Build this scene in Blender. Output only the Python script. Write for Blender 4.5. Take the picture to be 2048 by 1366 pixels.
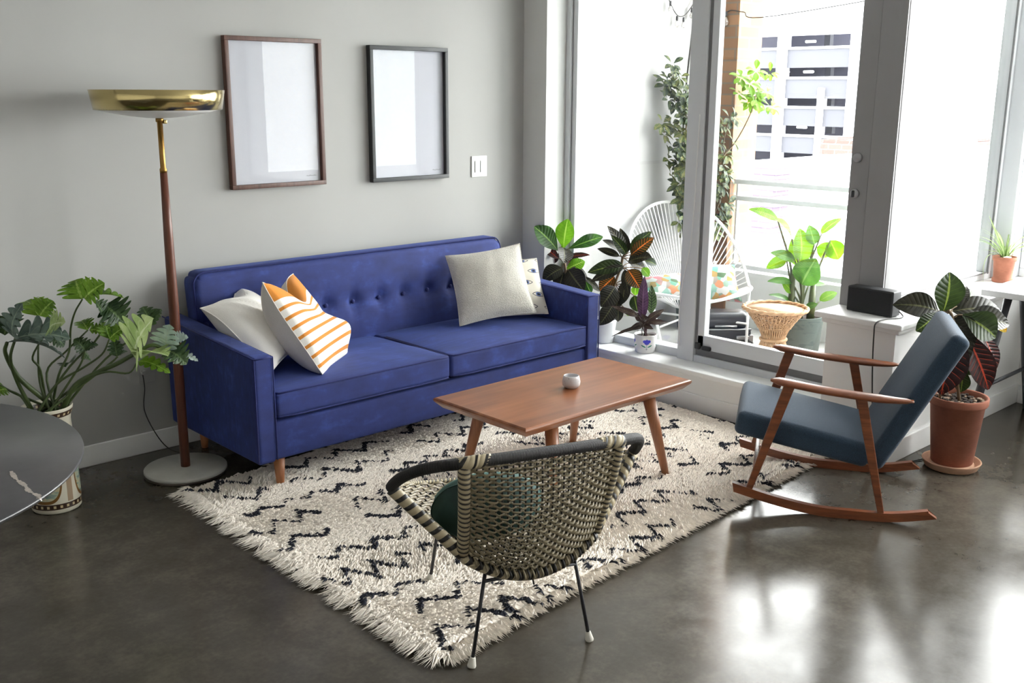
import bpy, math, random
import numpy as np
from mathutils import Vector, Matrix, noise

random.seed(7)
for o in list(bpy.data.objects):
    bpy.data.objects.remove(o)
SC = bpy.context.scene
COL = SC.collection
PI = math.pi

# ------------------------------------------------------------------ camera
cam_data = bpy.data.cameras.new('camera')
cam = bpy.data.objects.new('camera', cam_data)
COL.objects.link(cam)
cam_data.sensor_width = 36.0
cam_data.lens = 36.0 * 2040.42 / 2048.0
cam_data.clip_start = 0.05
cam_data.clip_end = 400
YAW, PITCH, ROLL = math.radians(46.934), math.radians(-13.718), math.radians(0.273)
fw = Vector((math.cos(PITCH) * math.cos(YAW), math.cos(PITCH) * math.sin(YAW), math.sin(PITCH)))
rt = Vector((math.sin(YAW), -math.cos(YAW), 0))
up = rt.cross(fw)
cr, sr = math.cos(ROLL), math.sin(ROLL)
R0 = rt * cr + up * sr
U0 = -rt * sr + up * cr
cam.matrix_world = Matrix(((R0.x, U0.x, -fw.x, 0.0), (R0.y, U0.y, -fw.y, -4.5), (R0.z, U0.z, -fw.z, 1.656), (0, 0, 0, 1)))
SC.camera = cam

# ------------------------------------------------------------------ light
world = bpy.data.worlds.new('world')
SC.world = world
world.use_nodes = True
wn = world.node_tree
bg = wn.nodes['Background']
bg.inputs['Color'].default_value = (0.99, 0.985, 0.975, 1)
bg.inputs['Strength'].default_value = 23.0
try:
    world.cycles.sampling_method = 'MANUAL'
    world.cycles.sample_map_resolution = 256
except Exception:
    pass

def portal(name, loc, rot, sx, sy):
    l = bpy.data.lights.new(name, 'AREA')
    l.shape = 'RECTANGLE'; l.size = sx; l.size_y = sy
    l.cycles.is_portal = True
    o = bpy.data.objects.new(name, l)
    o.location = loc; o.rotation_euler = rot
    COL.objects.link(o)
# daylight comes in through the openings of window_1 + door_1, window_2 and window_3
portal('daylight_opening', (4.66, -1.12, 1.45), (0, math.radians(90), 0), 2.6, 2.0)
portal('daylight_opening', (5.18, -2.14, 1.68), (math.radians(-90), 0, 0), 1.2, 2.1)
portal('daylight_opening', (6.02, -4.32, 1.68), (0, math.radians(90), 0), 2.05, 4.0)

SC.view_settings.view_transform = 'Standard'
SC.view_settings.look = 'None'
SC.view_settings.exposure = 0.0
SC.view_settings.gamma = 1.0
SC.view_settings.use_curve_mapping = False
SC.cycles.use_denoising = True
SC.cycles.max_bounces = 12
SC.cycles.diffuse_bounces = 8
SC.cycles.transparent_max_bounces = 24
SC.cycles.caustics_reflective = False
SC.cycles.caustics_refractive = False
SC.cycles.sample_clamp_indirect = 8.0

# ------------------------------------------------------------------ materials
def lin(r, g, b):
    f = lambda c: ((c / 255.0 + 0.055) / 1.055) ** 2.4 if c > 10 else c / 255.0 / 12.92
    return (f(r), f(g), f(b), 1.0)

class NT:
    """small node helper"""
    def __init__(s, name):
        s.m = bpy.data.materials.new(name); s.m.use_nodes = True
        s.t = s.m.node_tree; s.p = s.t.nodes['Principled BSDF']; s.out = s.t.nodes['Material Output']
    def n(s, typ, **kw):
        x = s.t.nodes.new(typ)
        for k, v in kw.items():
            if k in x.inputs: x.inputs[k].default_value = v
            else: setattr(x, k, v)
        return x
    def l(s, a, b): s.t.links.new(a, b)
    def math(s, op, a, b=None, c=None):
        x = s.t.nodes.new('ShaderNodeMath'); x.operation = op
        for i, v in enumerate((a, b, c)):
            if v is None: continue
            if isinstance(v, (int, float)): x.inputs[i].default_value = v
            else: s.l(v, x.inputs[i])
        return x.outputs[0]
    def mix(s, fac, a, b):
        x = s.t.nodes.new('ShaderNodeMix'); x.data_type = 'RGBA'
        for sock, v in ((x.inputs[0], fac), (x.inputs[6], a), (x.inputs[7], b)):
            if isinstance(v, (int, float)): sock.default_value = v
            elif isinstance(v, tuple): sock.default_value = v
            else: s.l(v, sock)
        return x.outputs[2]
    def coord(s, kind='Object', scale=(1, 1, 1)):
        c = s.n('ShaderNodeTexCoord'); m = s.n('ShaderNodeMapping')
        m.inputs['Scale'].default_value = scale
        s.l(c.outputs[kind], m.inputs[0]); return m.outputs[0]
    def noise(s, vec, scale, detail=4, rough=0.55):
        x = s.n('ShaderNodeTexNoise', Scale=scale, Detail=detail, Roughness=rough)
        s.l(vec, x.inputs['Vector']); return x.outputs['Fac']
    def ramp(s, fac, *stops):
        x = s.n('ShaderNodeValToRGB'); e = x.color_ramp.elements
        while len(e) < len(stops): e.new(0.5)
        for i, (p, c) in enumerate(stops):
            e[i].position = p; e[i].color = c if len(c) == 4 else (*c, 1)
        s.l(fac, x.inputs[0]); return x.outputs[0]
    def base(s, c):
        if isinstance(c, tuple): s.p.inputs['Base Color'].default_value = c
        else: s.l(c, s.p.inputs['Base Color'])
    def bump(s, h, strength=0.3, dist=0.01):
        b = s.n('ShaderNodeBump', Strength=strength, Distance=dist)
        s.l(h, b.inputs['Height']); s.l(b.outputs[0], s.p.inputs['Normal'])
    def set(s, **kw):
        for k, v in kw.items(): s.p.inputs[k.replace('_', ' ')].default_value = v
        return s

def plain(name, col, rough=0.6, metal=0.0, var=0.06, scale=20, bump=0.0):
    a = NT(name); a.set(Roughness=rough, Metallic=metal)
    v = a.coord(); f = a.noise(v, scale)
    d = tuple(max(0, c * (1 - var)) for c in col[:3]) + (1,)
    e = tuple(min(1, c * (1 + var)) for c in col[:3]) + (1,)
    a.base(a.ramp(f, (0.3, d), (0.7, e)))
    if bump: a.bump(a.noise(v, scale * 6), bump, 0.004)
    return a.m

def wood(name, c1, c2, axis=0, rough=0.4, scale=9):
    a = NT(name); a.set(Roughness=rough)
    s = [scale * 1.6] * 3; s[axis] = scale * 0.12
    v = a.coord('Object', tuple(s))
    f = a.noise(v, 3.0, 6, 0.6); g = a.noise(v, 18.0, 3, 0.5)
    h = a.math('ADD', a.math('MULTIPLY', f, 0.7), a.math('MULTIPLY', g, 0.3))
    a.base(a.ramp(h, (0.33, c1), (0.66, c2)))
    a.bump(g, 0.06, 0.002)
    return a.m

def fabric(name, col, var=0.12, scale=260, sheen=0.3, rough=0.9, patch=6, bump=0.25):
    a = NT(name); a.set(Roughness=rough, Sheen_Weight=sheen)
    v = a.coord()
    p = a.noise(v, patch, 3); w = a.noise(v, scale, 2)
    h = a.math('ADD', a.math('MULTIPLY', p, 0.5), a.math('MULTIPLY', w, 0.5))
    d = tuple(c * (1 - var) for c in col[:3]) + (1,); e = tuple(min(1, c * (1 + var)) for c in col[:3]) + (1,)
    a.base(a.ramp(h, (0.35, d), (0.65, e)))
    a.bump(w, bump, 0.003)
    return a.m

def velvet():
    a = NT('navy_velvet'); a.set(Roughness=0.8, Sheen_Weight=0.22, Sheen_Roughness=0.4)
    a.p.inputs['Sheen Tint'].default_value = lin(120, 145, 225)
    v = a.coord(); n1 = a.noise(v, 7, 5, 0.65)
    v2 = a.coord('Object', (3, 22, 8)); n2 = a.noise(v2, 2.2, 3, 0.6)
    h = a.math('ADD', a.math('MULTIPLY', n1, 0.6), a.math('MULTIPLY', n2, 0.4))
    a.base(a.ramp(h, (0.36, lin(27, 38, 92)), (0.55, lin(35, 49, 112)), (0.66, lin(48, 66, 136)), (0.76, lin(80, 100, 172))))
    a.bump(a.noise(v, 400, 2), 0.15, 0.002)
    return a.m

def stripe_uv(name, c1, c2, period, duty=0.5, twist=0.0, rough=0.55, axis='v', bump=0.5):
    """bands along a tube (uv.y runs in metres along it, uv.x once around)"""
    a = NT(name); a.set(Roughness=rough)
    t = a.n('ShaderNodeTexCoord'); s = a.n('ShaderNodeSeparateXYZ'); a.l(t.outputs['UV'], s.inputs[0])
    k = a.math('ADD', a.math('DIVIDE', s.outputs[1], period), a.math('MULTIPLY', s.outputs[0], twist))
    fr = a.math('FRACT', k)
    m = a.math('GREATER_THAN', fr, duty)
    a.base(a.mix(m, c1, c2))
    w = a.math('SINE', a.math('MULTIPLY', a.math('FRACT', a.math('MULTIPLY', k, 2.0)), PI))
    a.bump(w, bump, 0.003)
    return a.m

def glass(name, tint=(0.97, 0.985, 0.98, 1), ior_=1.45):
    a = NT(name); t = a.t; t.nodes.remove(a.p)
    tr = a.n('ShaderNodeBsdfTransparent'); tr.inputs['Color'].default_value = tint
    gl = a.n('ShaderNodeBsdfGlossy'); gl.inputs['Roughness'].default_value = 0.0
    ge = a.n('ShaderNodeNewGeometry')
    ior = a.math('ADD', ior_, a.math('MULTIPLY', ge.outputs['Backfacing'], 1 / ior_ - ior_))
    fr = a.n('ShaderNodeFresnel'); a.l(ior, fr.inputs['IOR'])
    mx = a.n('ShaderNodeMixShader')
    a.l(fr.outputs[0], mx.inputs[0]); a.l(tr.outputs[0], mx.inputs[1]); a.l(gl.outputs[0], mx.inputs[2])
    a.l(mx.outputs[0], a.out.inputs['Surface'])
    return a.m

def leaf_mat(name, c_lo, c_hi, rib, lateral=0.5, nlat=9, rough=0.35, trans=0.25, ribw=0.035, mottle=None, latw=0.16):
    a = NT(name); a.set(Roughness=rough + 0.06, Specular_IOR_Level=0.3)
    t = a.n('ShaderNodeTexCoord'); s = a.n('ShaderNodeSeparateXYZ'); a.l(t.outputs['UV'], s.inputs[0])
    d = a.math('ABSOLUTE', a.math('SUBTRACT', s.outputs[0], 0.5))
    f = a.noise(a.coord('Object'), 14, 4)
    col = a.ramp(f, (0.35, c_lo), (0.65, c_hi))
    if mottle:
        g = a.noise(a.coord('Object'), 38, 2)
        col = a.mix(a.math('MULTIPLY', a.math('GREATER_THAN', g, 0.56), 0.8), col, mottle)
    m1 = a.math('LESS_THAN', d, ribw)
    k = a.math('FRACT', a.math('SUBTRACT', a.math('MULTIPLY', s.outputs[1], float(nlat)), a.math('MULTIPLY', d, 3.2)))
    m2 = a.math('MULTIPLY', a.math('LESS_THAN', k, latw), a.math('MULTIPLY', a.math('LESS_THAN', d, 0.42), lateral))
    msk = a.math('MAXIMUM', m1, m2)
    c = a.mix(msk, col, rib)
    a.base(c)
    a.bump(a.math('SINE', a.math('MULTIPLY', k, PI)), 0.35, 0.004)
    tl = a.n('ShaderNodeBsdfTranslucent'); a.l(c, tl.inputs['Color'])
    mx = a.n('ShaderNodeMixShader'); mx.inputs[0].default_value = trans
    a.l(a.p.outputs[0], mx.inputs[1]); a.l(tl.outputs[0], mx.inputs[2]); a.l(mx.outputs[0], a.out.inputs['Surface'])
    return a.m

# ------------------------------------------------------------------ mesh builder
class MB:
    def __init__(s): s.v = []; s.f = []; s.uv = []; s.mi = []; s.sm = []
    def add(s, vs, fs, uvs=None, mat=0, smooth=True):
        o = len(s.v); s.v += [tuple(p) for p in vs]
        for i, f in enumerate(fs):
            s.f.append(tuple(k + o for k in f)); s.mi.append(mat); s.sm.append(smooth)
            s.uv.append(uvs[i] if uvs else [(0, 0)] * len(f))
        return s
    def box(s, a, b, mat=0, bev=0.0):
        if bev > 0:
            c = [(a[i] + b[i]) / 2 for i in range(3)]; h = [abs(b[i] - a[i]) / 2 for i in range(3)]
            bev = min(bev, min(h) * 0.98)
            return s.rbox(c, h, bev, 2, 1, mat)
        x0, y0, z0 = a; x1, y1, z1 = b
        vs = [(x0, y0, z0), (x1, y0, z0), (x1, y1, z0), (x0, y1, z0), (x0, y0, z1), (x1, y0, z1), (x1, y1, z1), (x0, y1, z1)]
        fs = [(3, 2, 1, 0), (4, 5, 6, 7), (0, 1, 5, 4), (1, 2, 6, 5), (2, 3, 7, 6), (3, 0, 4, 7)]
        uv = [[(0, 0), (1, 0), (1, 1), (0, 1)]] * 6
        return s.add(vs, fs, uv, mat, False)
    def rbox(s, c, h, r, k=4, m=6, mat=0, fn=None):
        """box centred c, half sizes h, edge radius r; fn(local p)->p deforms it"""
        ax = []
        for i in range(3):
            inner = h[i] - r
            e = [inner + r * math.tan(math.pi / 4 * j / k) for j in range(1, k + 1)]
            mid = [inner * (2 * j / m - 1) for j in range(m + 1)] if inner > 1e-6 else [0.0]
            ax.append([-q for q in reversed(e)] + mid + e)
        idx = {}; vs = []
        def vert(q):
            key = tuple(round(x, 6) for x in q)
            if key in idx: return idx[key]
            inn = [max(-(h[i] - r), min(h[i] - r, q[i])) for i in range(3)]
            d = Vector([q[i] - inn[i] for i in range(3)])
            if d.length > 1e-9: d = d.normalized() * r
            p = Vector(inn) + d
            if fn: p = Vector(fn(p))
            idx[key] = len(vs); vs.append((p.x + c[0], p.y + c[1], p.z + c[2])); return idx[key]
        fs = []; uvs = []
        for a in range(3):
            b, d = (a + 1) % 3, (a + 2) % 3
            for sgn in (-1, 1):
                A, B = ax[b], ax[d]
                for i in range(len(A) - 1):
                    for j in range(len(B) - 1):
                        quad = []; uq = []
                        for (x, y) in ((i, j), (i + 1, j), (i + 1, j + 1), (i, j + 1)):
                            q = [0, 0, 0]; q[a] = sgn * h[a]; q[b] = A[x]; q[d] = B[y]
                            quad.append(vert(q)); uq.append((A[x] + h[b], B[y] + h[d]))
                        if sgn < 0: quad.reverse(); uq.reverse()
                        if len(set(quad)) == 4: fs.append(tuple(quad)); uvs.append(uq)
        return s.add(vs, fs, uvs, mat, True)
    def tube(s, path, r, n=8, closed=False, mat=0, flat=None, cap=True, nrm=None):
        P = [Vector(p) for p in path]; N = len(P)
        R = r if isinstance(r, (list, tuple)) else [r] * N
        T = []
        for i in range(N):
            a = P[i - 1] if (i > 0 or closed) else P[i]
            b = P[(i + 1) % N] if (i < N - 1 or closed) else P[i]
            t = (b - a); T.append(t.normalized() if t.length > 1e-9 else Vector((0, 0, 1)))
        x = Vector(nrm) if nrm is not None else (Vector((0, 0, 1)) if abs(T[0].z) < 0.9 else Vector((1, 0, 0)))
        x = (x - T[0] * x.dot(T[0])).normalized()
        vs = []; L = 0; Ls = []
        for i in range(N):
            if i: L += (P[i] - P[i - 1]).length
            Ls.append(L)
            x = (x - T[i] * x.dot(T[i]))
            x = x.normalized() if x.length > 1e-9 else T[i].orthogonal().normalized()
            y = T[i].cross(x)
            fx, fy = flat if flat else (1, 1)
            for j in range(n):
                an = 2 * PI * j / n
                vs.append(P[i] + x * (math.cos(an) * R[i] * fx) + y * (math.sin(an) * R[i] * fy))
        fs = []; uv = []
        Ls.append(L + (P[0] - P[-1]).length if closed else L)
        for i in range(N if closed else N - 1):
            for j in range(n):
                a, b = i * n + j, i * n + (j + 1) % n
                c, d = ((i + 1) % N) * n + (j + 1) % n, ((i + 1) % N) * n + j
                fs.append((a, b, c, d))
                u0, u1, v0, v1 = j / n, (j + 1) / n, Ls[i], Ls[i + 1]
                uv.append([(u0, v0), (u1, v0), (u1, v1), (u0, v1)])
        if cap and not closed:
            fs.append(tuple(reversed(range(n)))); uv.append([(0.5, 0)] * n)
            fs.append(tuple((N - 1) * n + j for j in range(n))); uv.append([(0.5, L)] * n)
        return s.add(vs, fs, uv, mat, True)
    def lathe(s, prof, c=(0, 0, 0), n=32, mat=0, fn=None, sx=1.0):
        vs = []; L = [0]
        for i in range(1, len(prof)):
            L.append(L[-1] + math.hypot(prof[i][0] - prof[i - 1][0], prof[i][1] - prof[i - 1][1]))
        for (r, z) in prof:
            for j in range(n):
                a = 2 * PI * j / n
                p = (r * math.cos(a), r * math.sin(a), z)
                if fn: p = fn(p)
                vs.append((c[0] + p[0], c[1] + p[1], c[2] + p[2]))
        fs = []; uv = []
        for i in range(len(prof) - 1):
            for j in range(n):
                k = (j + 1) % n
                fs.append((i * n + j, i * n + k, (i + 1) * n + k, (i + 1) * n + j))
                uv.append([(j / n, L[i]), ((j + 1) / n, L[i]), ((j + 1) / n, L[i + 1]), (j / n, L[i + 1])])
        if prof[0][0] > 1e-5: fs.append(tuple(reversed(range(n)))); uv.append([(0.5, 0)] * n)
        if prof[-1][0] > 1e-5: fs.append(tuple((len(prof) - 1) * n + j for j in range(n))); uv.append([(0.5, L[-1])] * n)
        return s.add(vs, fs, uv, mat, True)
    def grid(s, fn, nu, nv, mat=0, flip=False, smooth=True):
        vs = []; fs = []; uv = []
        for i in range(nu + 1):
            for j in range(nv + 1): vs.append(fn(i / nu, j / nv))
        for i in range(nu):
            for j in range(nv):
                q = [(i, j), (i + 1, j), (i + 1, j + 1), (i, j + 1)]
                if flip: q.reverse()
                fs.append(tuple(a * (nv + 1) + b for a, b in q)); uv.append([(a / nu, b / nv) for a, b in q])
        return s.add(vs, fs, uv, mat, smooth)
    def leaf(s, base, tip, w, hint, shape='ell', arch=0.12, fold=0.25, wave=0.0, mat=0, na=12, nx=4, lobes=0, twist=0.0):
        B, T = Vector(base), Vector(tip); ch = T - B; L = ch.length
        c = ch.normalized(); N = Vector(hint); N = N - c * N.dot(c)
        N = N.normalized() if N.length > 1e-4 else c.orthogonal().normalized()
        S = c.cross(N)
        if lobes: na = lobes * 8
        def f(u, v):
            x = u * 2 - 1; t = v
            if shape == 'ell': e = math.sin(PI * min(1, t ** 0.85 * 0.985 + 0.012)) ** 0.75
            elif shape == 'obo': e = math.sin(PI * min(1, t ** 1.25 * 0.97 + 0.015)) ** 0.8
            elif shape == 'lance': e = math.sin(PI * min(1, t ** 0.7 * 0.99 + 0.008)) ** 1.0
            elif shape == 'strap': e = (min(1, t * 12 + 0.4)) * (1 - t ** 3) ** 0.8
            else: e = math.sin(PI * min(1, t ** 0.62 * 0.985 + 0.012)) ** 0.7
            wd = w * 0.5 * e; tt = t
            if lobes:
                ph = (t * lobes) % 1.0
                lob = max(0.0, math.sin(PI * ph)) ** 0.55
                wd *= 0.34 + 0.66 * lob
                tt = t + 0.16 * abs(x) * (e * 0.8)
            p = B + ch * tt + N * (arch * L * 4 * tt * (1 - tt) * 0.5 - arch * L * 0.5 * tt * tt)
            p = p + S * (x * wd) + N * (fold * abs(x) * wd + wave * L * math.sin(t * 19 + x * 2) * abs(x))
            return p
        return s.grid(f, 2 * nx, na, mat)
    def build(s, name, mats, parent=None, loc=None, kind=None):
        me = bpy.data.meshes.new(name)
        me.from_pydata(s.v, [], s.f)
        if not isinstance(mats, (list, tuple)): mats = [mats]
        for m in mats: me.materials.append(m)
        me.polygons.foreach_set('material_index', s.mi)
        me.polygons.foreach_set('use_smooth', s.sm)
        ul = me.uv_layers.new(name='UVMap')
        flat = [x for f in s.uv for p in f for x in p]
        ul.data.foreach_set('uv', flat)
        me.update()
        o = bpy.data.objects.new(name, me); COL.objects.link(o)
        if loc is not None: o.location = loc
        if parent is not None: o.parent = parent
        if kind: o['kind'] = kind
        return o

def tag(o, label, cat, group=None, kind=None):
    o['label'] = label; o['category'] = cat
    if group: o['group'] = group
    if kind: o['kind'] = kind
    return o

def thing(name, label, cat, loc=(0, 0, 0), rz=0.0, group=None):
    o = bpy.data.objects.new(name, None); COL.objects.link(o)
    o.location = loc; o.rotation_euler = (0, 0, rz); o.empty_display_size = 0.1
    return tag(o, label, cat, group)

def struct(o):
    o['kind'] = 'structure'; return o

def catmull(pts, n=8, closed=False):
    P = [Vector(p) for p in pts]; out = []; N = len(P)
    for i in range(N if closed else N - 1):
        p1, p2 = P[i], P[(i + 1) % N]
        p0 = P[i - 1] if (i > 0 or closed) else p1 * 2 - p2
        p3 = P[(i + 2) % N] if (i + 2 < N or closed) else p2 * 2 - p1
        for k in range(n):
            t = k / n
            out.append(0.5 * ((2 * p1) + (p2 - p0) * t + (2 * p0 - 5 * p1 + 4 * p2 - p3) * t * t + (3 * p1 - p0 - 3 * p2 + p3) * t ** 3))
    if not closed: out.append(P[-1])
    return out

def V(*a): return Vector(a)
def nz(p, s=1.0): return noise.noise(Vector(p) * s)
CROTON = [
    (4.396, -2.577, 0.715, 4.392, -2.6, 0.901, 0.11, 'g'),
    (4.382, -2.564, 0.728, 4.266, -2.415, 0.757, 0.097, 'd'),
    (4.359, -2.57, 0.723, 4.262, -2.534, 0.651, 0.066, 'g'),
    (4.448, -2.599, 0.724, 4.646, -2.742, 0.728, 0.089, 'o'),
    (4.475, -2.582, 0.768, 4.631, -2.632, 0.773, 0.053, 'g'),
    (4.478, -2.654, 0.706, 4.643, -2.78, 0.666, 0.088, 'd'),
    (4.442, -2.647, 0.715, 4.521, -2.776, 0.626, 0.106, 'g'),
    (4.423, -2.602, 0.697, 4.462, -2.707, 0.587, 0.102, 'd'),
    (4.407, -2.614, 0.692, 4.344, -2.638, 0.366, 0.136, 'p'),
    (4.414, -2.635, 0.672, 4.408, -2.698, 0.49, 0.075, 'd'),
    (4.452, -2.657, 0.647, 4.528, -2.769, 0.381, 0.097, 'p'),
    (4.559, -2.688, 0.627, 4.627, -2.752, 0.442, 0.067, 'p'),
    (4.481, -2.657, 0.471, 4.486, -2.661, 0.352, 0.054, 'g'),
    (4.623, -2.707, 0.675, 4.689, -2.755, 0.618, 0.036, 'y'),
    (4.437, -2.575, 0.681, 4.427, -2.524, 0.559, 0.08, 'd'),
    (4.49, -2.596, 0.677, 4.579, -2.652, 0.428, 0.076, 'd'),
    (4.473, -2.608, 0.745, 4.549, -2.61, 0.826, 0.044, 'd'),
    (4.372, -2.61, 0.692, 4.343, -2.651, 0.537, 0.101, 'p'),
    (4.53, -2.647, 0.564, 4.553, -2.669, 0.42, 0.067, 'g')]
RUBBER = [
    (4.349, -0.241, 0.738, 4.217, -0.186, 0.886, 0.099, 'G'),
    (4.376, -0.266, 0.751, 4.377, -0.294, 0.925, 0.092, 'Y'),
    (4.402, -0.291, 0.748, 4.578, -0.4, 0.818, 0.063, 'G'),
    (4.361, -0.28, 0.754, 4.31, -0.341, 0.678, 0.085, 'd'),
    (4.393, -0.282, 0.688, 4.453, -0.406, 0.723, 0.033, 'p'),
    (4.374, -0.223, 0.683, 4.307, -0.133, 0.767, 0.046, 'p'),
    (4.404, -0.265, 0.618, 4.5, -0.328, 0.666, 0.063, 'Y'),
    (4.358, -0.277, 0.631, 4.244, -0.225, 0.564, 0.099, 'd'),
    (4.385, -0.302, 0.622, 4.417, -0.401, 0.501, 0.112, 'd'),
    (4.404, -0.292, 0.618, 4.512, -0.352, 0.56, 0.06, 'd'),
    (4.378, -0.268, 0.601, 4.335, -0.269, 0.499, 0.08, 'd'),
    (4.49, -0.331, 0.57, 4.574, -0.397, 0.477, 0.033, 'd'),
    (4.478, -0.361, 0.548, 4.501, -0.383, 0.474, 0.04, 'G'),
    (4.4, -0.248, 0.69, 4.472, -0.273, 0.625, 0.046, 'p'),
    (4.39, -0.211, 0.707, 4.363, -0.145, 0.648, 0.047, 'p'),
    (4.412, -0.258, 0.576, 4.438, -0.283, 0.454, 0.073, 'd')]
CROTONB = [
    (4.414, -0.713, 0.76, 4.327, -0.672, 0.927, 0.06, 'd'),
    (4.406, -0.733, 0.766, 4.316, -0.703, 0.875, 0.044, 'g'),
    (4.445, -0.715, 0.77, 4.424, -0.668, 0.905, 0.044, 'd'),
    (4.455, -0.724, 0.77, 4.553, -0.788, 0.892, 0.06, 'g'),
    (4.427, -0.752, 0.76, 4.502, -0.85, 0.864, 0.063, 'o'),
    (4.408, -0.749, 0.724, 4.456, -0.876, 0.765, 0.094, 'd'),
    (4.526, -0.776, 0.721, 4.575, -0.822, 0.696, 0.044, 'g'),
    (4.393, -0.721, 0.706, 4.22, -0.614, 0.668, 0.066, 'g'),
    (4.391, -0.732, 0.698, 4.219, -0.641, 0.621, 0.053, 'd'),
    (4.409, -0.681, 0.747, 4.331, -0.581, 0.789, 0.035, 'd'),
    (4.407, -0.665, 0.784, 4.361, -0.595, 0.84, 0.038, 'd'),
    (4.419, -0.717, 0.671, 4.413, -0.753, 0.533, 0.044, 'd'),
    (4.417, -0.743, 0.674, 4.445, -0.81, 0.575, 0.082, 'o'),
    (4.513, -0.765, 0.676, 4.546, -0.795, 0.628, 0.041, 'Y'),
    (4.391, -0.664, 0.626, 4.337, -0.6, 0.543, 0.076, 'o'),
    (4.364, -0.694, 0.575, 4.271, -0.676, 0.47, 0.094, 'd'),
    (4.359, -0.689, 0.472, 4.274, -0.664, 0.358, 0.076, 'd'),
    (4.414, -0.685, 0.536, 4.4, -0.672, 0.435, 0.051, 'd'),
    (4.482, -0.75, 0.575, 4.48, -0.748, 0.517, 0.038, 'Y'),
    (4.484, -0.738, 0.515, 4.501, -0.753, 0.417, 0.057, 'g'),
    (4.418, -0.676, 0.449, 4.419, -0.677, 0.358, 0.045, 'd'),
    (4.464, -0.718, 0.417, 4.462, -0.717, 0.394, 0.026, 'Y'),
    (4.445, -0.701, 0.605, 4.442, -0.685, 0.46, 0.057, 'd'),
    (4.469, -0.71, 0.706, 4.563, -0.756, 0.663, 0.057, 'd')]
CALATHEA = [
    (4.396, -0.881, 0.418, 4.38, -0.893, 0.656, 0.05, 'v'),
    (4.443, -0.898, 0.442, 4.452, -0.892, 0.599, 0.045, 'z'),
    (4.381, -0.866, 0.427, 4.246, -0.768, 0.495, 0.03, 'w'),
    (4.366, -0.893, 0.376, 4.225, -0.803, 0.329, 0.016, 'w'),
    (4.411, -0.895, 0.402, 4.503, -0.953, 0.469, 0.032, 'w'),
    (4.433, -0.888, 0.391, 4.528, -0.963, 0.388, 0.026, 'w'),
    (4.37, -0.897, 0.396, 4.293, -0.867, 0.367, 0.02, 'w'),
    (4.362, -0.904, 0.379, 4.297, -0.884, 0.363, 0.016, 'w'),
    (4.371, -0.912, 0.385, 4.387, -0.968, 0.37, 0.025, 'w'),
    (4.42, -0.863, 0.395, 4.398, -0.814, 0.442, 0.038, 'w'),
    (4.391, -0.903, 0.406, 4.353, -0.909, 0.451, 0.034, 'w'),
    (4.427, -0.882, 0.378, 4.49, -0.901, 0.423, 0.028, 'w'),
    (4.379, -0.906, 0.377, 4.332, -0.903, 0.421, 0.027, 'w'),
    (4.388, -0.914, 0.383, 4.385, -0.939, 0.419, 0.025, 'w')]
BANANA = [
    (5.641, -1.034, 0.772, 5.518, -0.988, 0.909, 0.088, 'b'),
    (5.57, -0.968, 0.893, 5.359, -0.908, 0.971, 0.051, 'b'),
    (5.687, -1.077, 0.616, 5.725, -1.044, 0.832, 0.126, 'b'),
    (5.664, -1.056, 0.631, 5.51, -0.98, 0.693, 0.059, 'c'),
    (5.641, -1.006, 0.642, 5.534, -0.934, 0.585, 0.059, 'b'),
    (5.675, -1.107, 0.486, 5.704, -1.175, 0.656, 0.141, 'c'),
    (5.775, -1.118, 0.731, 5.762, -1.079, 0.851, 0.067, 'c'),
    (5.803, -1.145, 0.798, 5.916, -1.209, 0.9, 0.066, 'b'),
    (5.839, -1.178, 0.746, 5.827, -1.14, 0.638, 0.081, 'b'),
    (5.819, -1.2, 0.762, 5.866, -1.245, 0.639, 0.096, 'b'),
    (5.66, -1.052, 0.492, 5.502, -0.973, 0.513, 0.045, 'c'),
    (5.661, -1.053, 0.427, 5.611, -1.006, 0.503, 0.067, 'b'),
    (5.665, -1.056, 0.359, 5.515, -0.985, 0.43, 0.041, 'c'),
    (5.792, -1.175, 0.375, 5.898, -1.233, 0.427, 0.052, 'b'),
    (5.682, -1.141, 0.336, 5.71, -1.208, 0.372, 0.037, 'c'),
    (5.753, -1.111, 0.47, 5.861, -1.172, 0.476, 0.045, 'c'),
    (5.709, -1.043, 0.594, 5.697, -1.004, 0.763, 0.067, 'b')]
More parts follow.
